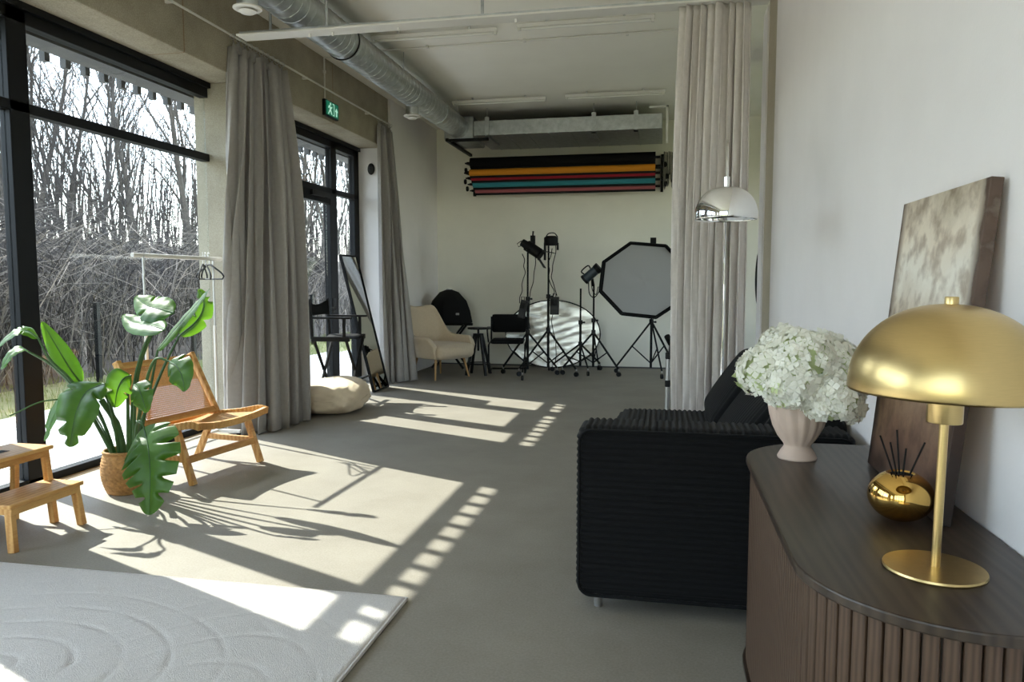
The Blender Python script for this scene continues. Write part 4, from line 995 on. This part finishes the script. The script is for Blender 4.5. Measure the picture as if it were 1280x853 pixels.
# things beyond the pillar gap
t = thing('equipment_case', 'white equipment cabinet standing beyond the pillar and linen curtain', 'cabinet', (1.05, 7.3, 0))
B().bx(.86, 1.3, 7.0, 7.5, .02, 1.0).build('body', 'whitemetal', t, bevel=.006)
B().bx(.88, 1.28, 6.99, 7.0, .05, .48).build('door', 'whitemetal', t, bevel=.003); B().bx(.88, 1.28, 6.99, 7.0, .52, .97).build('door', 'whitemetal', t, bevel=.003)
t = thing('hanging_bag', 'black fabric equipment bag on top of the white cabinet beyond the pillar', 'bag', (1.0, 7.25, 1.0))
rounded_box((.36,.30,.62), .08, .05, puff=.03).xf(Matrix.Translation((1.02,7.25,1.35))).build('bag_body', 'blackf', t, smooth=180)
B().tube(spline([(.92,7.25,1.58),(.90,7.25,1.80),(1.1,7.25,1.82),(1.12,7.25,1.58)], 5), .012, 6).build('strap', 'blackf', t)

# small dark oval fitting on the white pier
t = thing('wall_fitting', 'small dark oval fitting on the white window reveal behind the curtain', 'fitting', (-3.78, 9.30, 2.70))
B().lathe([(0,0),(.045,.002),(.05,.015),(.04,.03),(0,.034)], (-3.78,9.318,2.78), 18, rot=Matrix.Rotation(PI/2, 4, 'X'), sy=1.5).build('cover', 'blackp', t, smooth=True)
B().cyl((-3.78,9.286,2.78),(-3.78,9.276,2.78),.012, seg=10).build('button', 'blackm', t)

# ================================================================ sofa
t = thing('corduroy_sofa', 'black wide-rib corduroy sofa standing against the white wall', 'sofa', (.2, 3.9, 0))
def rib(nn, p): return p.z if abs(nn.z) < .7 else p.x
rounded_box((1.04,.24,.69), .05, .0052, ribs=rib, amp=.009, period=.026).xf(Matrix.Translation((.185,3.02,.405))).build('arm', 'cord', t, smooth=180)
b = B(); ol = []
for k in range(60):
    a = 2*PI*k/60; x = .52*max(-1, min(1, 1.45*math.cos(a))); z = .345*max(-1, min(1, 1.45*math.sin(a)))
    ol.append((.185+x*(.985), 2.897, .405+z*.985))
def rrect(cx, cz, hx, hz, r, y, n=8):
    o = []
    for sx, sz, a0 in ((1,1,0),(-1,1,PI/2),(-1,-1,PI),(1,-1,3*PI/2)):
        for k in range(n+1):
            a = a0+PI/2*k/n; o.append((cx+sx*(hx-r)+r*math.cos(a), y, cz+sz*(hz-r)+r*math.sin(a)))
    return o
B().tube(rrect(.185,.405,.508,.333,.05,2.897), .007, 6, closed=True).build('piping', 'cord', t, smooth=180)
rounded_box((.98,1.74,.24), .04, .02).xf(Matrix.Translation((.20,3.99,.20))).build('base', 'cord', t, smooth=180)
for y0, y1 in ((3.145,3.985),(3.995,4.86)):
    rounded_box((.86,y1-y0,.20), .07, .0075, ribs=lambda nn, p: p.x if abs(nn.x) < .8 else p.z, amp=.010, period=.031, puff=.012).xf(Matrix.Translation((.145,(y0+y1)/2,.405))).build('seat_cushion', 'cord', t, smooth=180)
rounded_box((.20,1.70,.58), .07, .014, ribs=lambda nn, p: p.y, amp=.009, period=.031).xf(Matrix.Translation((.625,3.99,.50))).build('backrest', 'cord', t, smooth=180)
for y0, y1, tilt, dz in ((3.15,3.96,.62,-.01),(3.99,4.80,.60,.02)):
    rounded_box((.20,y1-y0,.50), .09, .0085, ribs=lambda nn, p: p.y, amp=.010, period=.034, puff=.035).xf(Matrix.Translation((.44,(y0+y1)/2,.665+dz)) @ Matrix.Rotation(tilt, 4, 'Y')).build('back_cushion', 'cord', t, smooth=180)
for x in (-.25, .62):
    for y in (2.97, 4.78): B().cyl((x,y,0),(x,y,.08),.016, .020, seg=12).build('foot', 'steel', t, smooth=True)

# ================================================================ sideboard
YN, YF, XF, XB, HS = 1.30, 2.77, .265, .735, .75
def dshape(off, r, n=12):
    x0, y0, y1 = XF+off, YN+off, YF-off; o = [(XB, y0)]
    pts = []
    for k in range(n+1): a = -PI/2 - PI/2*k/n; pts.append((x0+r+r*math.cos(a), y0+r+r*math.sin(a)))
    for k in range(n+1): a = PI - PI/2*k/n; pts.append((x0+r+r*math.cos(a), y1-r+r*math.sin(a)))
    return [(XB, y0)] + pts + [(XB, y1)]
sb = thing('sideboard', 'dark walnut sideboard with rounded ends and vertical slats against the white wall', 'sideboard', (.5, 2.0, 0))
B().prism(dshape(0, .29)[::-1], HS-.022, HS).build('top', 'walnut', sb, bevel=.004)
B().prism(dshape(.030, .26)[::-1], .07, HS-.022).build('body', 'walnut', sb)
B().prism(dshape(.004, .28)[::-1], .05, .072).build('bottom_board', 'walnut', sb, bevel=.003)
B().prism(dshape(.05, .24)[::-1], .0, .05).build('plinth', 'blackw', sb)
path = dshape(.022, .268, 24); acc = []; L = 0
for p, q in zip(path[:-1], path[1:]):
    acc.append((L, p, q)); L += math.hypot(q[0]-p[0], q[1]-p[1])
sl = None; s = .02; cnt = 0
while s < L-.015:
    for (l0, p, q) in acc:
        d = math.hypot(q[0]-p[0], q[1]-p[1])
        if l0 <= s <= l0+d and d > 1e-9:
            w = (s-l0)/d; x = p[0]+(q[0]-p[0])*w; y = p[1]+(q[1]-p[1])*w; ang = math.atan2(q[1]-p[1], q[0]-p[0]); break
    if sl is None:
        sl = B().box((0,0,(HS-.022+.072)/2), (.0265,.016,HS-.022-.072-.002)).build('slat', 'slat', sb, world=False, bevel=.003); sl.location = (x-.5, y-2.0, 0); sl.rotation_euler = (0,0,ang)
    else: share(sl, 'slat', (x-.5, y-2.0, 0), sb, (0,0,ang))
    s += .0295; cnt += 1

# ================================================================ brass mushroom lamp
t = thing('table_lamp', 'brushed brass mushroom table lamp with domed shade on the sideboard', 'lamp', (.53, 1.58, HS)); cx, cy = .53, 1.58
LEAN = Matrix.Translation((cx+.002, cy, HS)) @ Matrix.Rotation(.014, 4, 'Y') @ Matrix.Translation((-cx, -cy, -HS))     # the lamp leans a touch to the wall
B().lathe([(0,HS),(.092,HS),(.0935,HS+.003),(.092,HS+.007),(0,HS+.008)], (cx,cy,0), 64).build('base', 'brass', t, smooth=True)
B().cyl((cx,cy,HS+.008),(cx,cy,HS+.33),.0085, seg=20).xf(LEAN).build('pole', 'brass', t, smooth=True)
B().lathe([(0,1.046),(.031,1.046),(.032,1.048),(.032,1.103),(0,1.104)], (cx,cy,0), 32).xf(LEAN).build('socket', 'brass', t, smooth=True)
pr = [(.1745,1.105),(.176,1.110)]
for k in range(1, 25):
    a = PI/2*k/24; pr.append((.176*math.cos(a)**.92, 1.116+.160*math.sin(a)**1.0))
pr[-1] = (.0001, 1.276)
sh = B().lathe(pr, (cx,cy,0), 72); sh.f = [f for f in sh.f if len(f) < 20]
sh.xf(LEAN).build('shade', 'brass', t, smooth=180, solid=.002)
B().lathe([(0,1.272),(.0125,1.272),(.0125,1.289),(.0115,1.291),(0,1.291)], (cx,cy,0), 24).xf(LEAN).build('cap', 'brass', t, smooth=True)
B().lathe([(0,1.104),(.02,1.11),(.03,1.14),(.02,1.165),(0,1.17)], (cx,cy,0), 16).xf(LEAN).build('bulb', 'bulb', t, smooth=True)

# ================================================================ reed diffuser
t = thing('reed_diffuser', 'polished gold ball reed diffuser with black sticks behind the lamp', 'diffuser', (.557, 1.90, HS)); cx, cy = .557, 1.90
pr = [(.0, HS)]+[(.073*math.cos(a), HS+.061+.061*math.sin(a)) for a in np.linspace(-1.45, 1.14, 26)]+[(.026, HS+.112),(.02,HS+.10)]
B().lathe(pr, (cx,cy,0), 48).build('ball', 'gold', t, smooth=180)
B().lathe([(0,HS+.1125),(.025,HS+.113)], (cx,cy,0), 20).build('opening_shade', 'blackm', t)  # black disc standing in for the shade inside the ball
for dx, dy, L_ in ((-.045,.02,.085),(-.008,.02,.10),(.008,.0,.06),(.045,-.01,.078),(-.03,-.01,.075)):
    B().cyl((cx+dx*.2,cy+dy*.2,HS+.09), (cx+dx,cy+dy,HS+.115+L_), .0022, seg=6).build('reed', 'blackm', t)

# ================================================================ painting
pm = bpy.data.materials.new('abstract_painting'); pm.use_nodes = True
n = pm.node_tree.nodes; l = pm.node_tree.links; bs = n['Principled BSDF']; bs.inputs['Roughness'].default_value = .55
tc = n.new('ShaderNodeTexCoord'); sp = n.new('ShaderNodeSeparateXYZ'); l.new(tc.outputs['Object'], sp.inputs[0])
nz = n.new('ShaderNodeTexNoise'); nz.inputs['Scale'].default_value = 3.2; nz.inputs['Detail'].default_value = 9; nz.inputs['Roughness'].default_value = .62; l.new(tc.outputs['Object'], nz.inputs['Vector'])
ma = n.new('ShaderNodeMath'); ma.operation = 'MULTIPLY_ADD'; ma.inputs[1].default_value = .50; l.new(nz.outputs['Fac'], ma.inputs[0])
mz = n.new('ShaderNodeMath'); mz.operation = 'MULTIPLY_ADD'; mz.inputs[1].default_value = 1.0; mz.inputs[2].default_value = -.25; l.new(sp.outputs['Z'], mz.inputs[0]); l.new(mz.outputs[0], ma.inputs[2])
rp = n.new('ShaderNodeValToRGB'); l.new(ma.outputs[0], rp.inputs[0]); e = rp.color_ramp.elements
e[0].position = .0; e[0].color = (.055,.030,.022,1); e[1].position = 1.0; e[1].color = (.20,.165,.125,1)
for ps, c in ((.14,(.16,.085,.055,1)),(.25,(.30,.19,.115,1)),(.36,(.17,.085,.062,1)),(.43,(.62,.54,.44,1)),(.56,(.84,.80,.71,1)),(.70,(.78,.69,.56,1)),(.82,(.45,.38,.28,1))):
    q = e.new(ps); q.color = c
n2 = n.new('ShaderNodeTexNoise'); n2.inputs['Scale'].default_value = 16; n2.inputs['Detail'].default_value = 8; l.new(tc.outputs['Object'], n2.inputs['Vector'])
r2 = n.new('ShaderNodeValToRGB'); r2.color_ramp.elements[0].position = .36; r2.color_ramp.elements[1].position = .55
r2.color_ramp.elements[0].color = (.45,.38,.33,1); r2.color_ramp.elements[1].color = (1,1,1,1); l.new(n2.outputs['Fac'], r2.inputs[0])
mu = n.new('ShaderNodeMixRGB'); mu.blend_type = 'MULTIPLY'; mu.inputs[0].default_value = .75; l.new(rp.outputs[0], mu.inputs[1]); l.new(r2.outputs[0], mu.inputs[2])
# uneven dark edge on the sides of the canvas
ed = n.new('ShaderNodeMath'); ed.operation = 'ABSOLUTE'; l.new(sp.outputs['Y'], ed.inputs[0])
em = n.new('ShaderNodeMath'); em.operation = 'MULTIPLY_ADD'; em.inputs[1].default_value = .10; l.new(n2.outputs['Fac'], em.inputs[0]); l.new(ed.outputs[0], em.inputs[2])
r3 = n.new('ShaderNodeValToRGB'); r3.color_ramp.elements[0].position = .31; r3.color_ramp.elements[1].position = .355
r3.color_ramp.elements[0].color = (1,1,1,1); r3.color_ramp.elements[1].color = (.13,.085,.07,1); l.new(em.outputs[0], r3.inputs[0])
m3 = n.new('ShaderNodeMixRGB'); m3.blend_type = 'MULTIPLY'; m3.inputs[0].default_value = 1; l.new(mu.outputs[0], m3.inputs[1]); l.new(r3.outputs[0], m3.inputs[2])
l.new(m3.outputs[0], bs.inputs['Base Color'])
bp_ = n.new('ShaderNodeBump'); bp_.inputs['Strength'].default_value = .4; bp_.inputs['Distance'].default_value = .004; l.new(n2.outputs['Fac'], bp_.inputs['Height']); l.new(bp_.outputs[0], bs.inputs['Normal'])
t = thing('canvas_painting', 'abstract beige and rust-brown canvas painting leaning on the wall behind the lamp', 'painting', (.64, 2.165, HS), .0001)
tl = math.atan2(.075, .80); M_ = Matrix.Rotation(tl, 4, 'Y')
B().box((0,0,.405), (.028,.62,.80)).xf(M_).build('canvas', pm, t, world=False, bevel=.002)
B().box((.017,0,.405), (.006,.56,.74)).xf(M_).build('stretcher_frame', 'oak', t, world=False)

# ================================================================ vase with hydrangeas
vx, vy = .425, 2.52
t = thing('ceramic_vase', 'blush pink ribbed ceramic vase on a round foot on the sideboard', 'vase', (vx, vy, HS))
pr = [(0,HS),(.060,HS),(.061,HS+.006),(.052,HS+.024),(.041,HS+.040),(.043,HS+.048),(.060,HS+.072),(.076,HS+.105),(.086,HS+.140),(.091,HS+.170),(.093,HS+.190),(.088,HS+.189),(.082,HS+.16),(.05,HS+.07),(0,HS+.06)]
B().lathe(pr, (vx,vy,0), 96, flute=lambda a, i: 1+(.028*math.sin(a*14+i*.5)+.012*math.sin(a*42+i*.3) if 5 < i < 11 else 0)).build('body', 'ceramic', t, smooth=180)
def petal4(b, c, nrm, s, rnd):
    nrm = Vector(nrm).normalized(); a = nrm.orthogonal().normalized(); q = rnd.random()*6.28
    a = Matrix.Rotation(q, 3, nrm) @ a; bb = nrm.cross(a); c = Vector(c)
    for k in range(4):
        ca = a*math.cos(k*PI/2)+bb*math.sin(k*PI/2); sa = nrm.cross(ca); cu = rnd.uniform(.02,.45)
        w = s*rnd.uniform(.85,1.1)
        pts = [c, c+ca*w*.55-sa*w*.42+nrm*w*.15*cu, c+ca*w+nrm*w*(.25-cu), c+ca*w*.55+sa*w*.42+nrm*w*.15*cu, c+ca*w*.6+nrm*w*.22*cu]
        b.add(pts, [(0,1,4),(1,2,4),(2,3,4),(3,0,4)])
HD = [((.335,2.50,1.075),.093,'white hydrangea head with a green tinge beside the sofa cushion',.35),((.425,2.47,1.12),.105,'largest white hydrangea head at the front of the bouquet',.05),
      ((.40,2.60,1.135),.09,'white hydrangea head at the back of the bouquet towards the linen curtain',.1),((.515,2.50,1.085),.10,'white hydrangea head leaning towards the lamp shade',.03),
      ((.50,2.43,1.005),.088,'lowest white hydrangea head drooping over the vase rim',.05),((.395,2.43,1.04),.085,'creamy hydrangea head above the front of the vase',.08),((.50,2.60,1.12),.085,'white hydrangea head nearest the white wall',.08)]
for k, (c, r, lab, gr) in enumerate(HD):
    rnd = random.Random(40+k); h = thing('hydrangea', lab, 'flower', (vx, vy, HS+.06), group='hydrangeas in the pink vase'); C = Vector(c)+Vector(((c[0]-vx)*.10, 0, -.045)); r *= 1.06
    B().tube(spline([(vx,vy,HS+.07), (vx*.7+C.x*.3, vy*.7+C.y*.3, HS+.19), tuple(C)], 5), .004, 6).build('stem', 'stem', h)
    b = B(); bg_ = B(); N_ = 230
    for i in range(N_):
        z = 1-2*(i+.5)/N_; ph = i*2.39996+rnd.gauss(0,.12); rr = math.sqrt(1-z*z); d = Vector((rr*math.cos(ph), rr*math.sin(ph), z))
        if z < -.75: continue
        p = C + Vector((d.x*r, d.y*r, d.z*r*.86))*rnd.uniform(.86,1.06)
        petal4(bg_ if (rnd.random() < gr and d.x < .3 and d.z < .2) else b, p, d+Vector((rnd.gauss(0,.25),rnd.gauss(0,.25),rnd.gauss(0,.25))), .023*rnd.uniform(.85,1.2), rnd)
    b.build('florets', 'petal', h, kind='stuff')
    if bg_.v: bg_.build('green_florets', 'petalg', h, kind='stuff')
    co = B()
    co.lathe([(.001, C.z-r*.66)]+[(r*.80*math.cos(a), C.z+r*.70*math.sin(a)) for a in np.linspace(-1.2, 1.5, 9)], (C.x, C.y, 0), 14); co.build('flower_core', 'petalg', h, smooth=180)
B().grid([[(.455+.03*u, 2.40+.01*v, 1.03+.05*v-.02*abs(u)) for u in (-1,-.5,0,.5,1)] for v in (-1,0,1)]).build('leaf', 'leafd', h, smooth=180)

# ================================================================ arc floor lamp
t = thing('arc_lamp', 'chrome arc floor lamp with domed shade hanging over the sofa', 'lamp', (.385, 5.25, 0))
sx_, sy_ = .268, 3.62
B().lathe([(0,0),(.15,0),(.152,.02),(.145,.045),(0,.05)], (.385,5.25,0), 40).build('base', 'chrome', t, smooth=True)
B().cyl((.385,5.25,.05),(.385,5.25,1.30),.011, seg=12).build('pole', 'chrome', t, smooth=True)
B().tube(spline([(.385,5.25,1.28),(.382,5.22,1.55),(.37,5.03,1.88),(.345,4.72,2.06),(.32,4.35,2.09),(.292,3.98,2.02),(.275,3.72,1.90),(sx_,sy_,1.79)], 8), .008, 10).build('arc', 'chrome', t, smooth=True)
pr = [(.140,1.605),(.1415,1.613)]+[(.1415*math.cos(a)**.85, 1.620+.137*math.sin(a)) for a in np.linspace(.05, PI/2-.12, 20)]+[(.012,1.758)]
s_ = B().lathe(pr, (sx_,sy_,0), 56); s_.f = [f for f in s_.f if len(f) < 20]
s_.build('shade', 'chrome', t, smooth=180, solid=.0015)
B().cyl((sx_,sy_,1.753),(sx_,sy_,1.80),.014, seg=12).build('shade_cap', 'chrome', t, smooth=True)
B().lathe([(0,1.66),(.025,1.665),(.032,1.70),(.02,1.74),(0,1.765)], (sx_,sy_,0), 14).build('bulb', 'bulb', t, smooth=True)
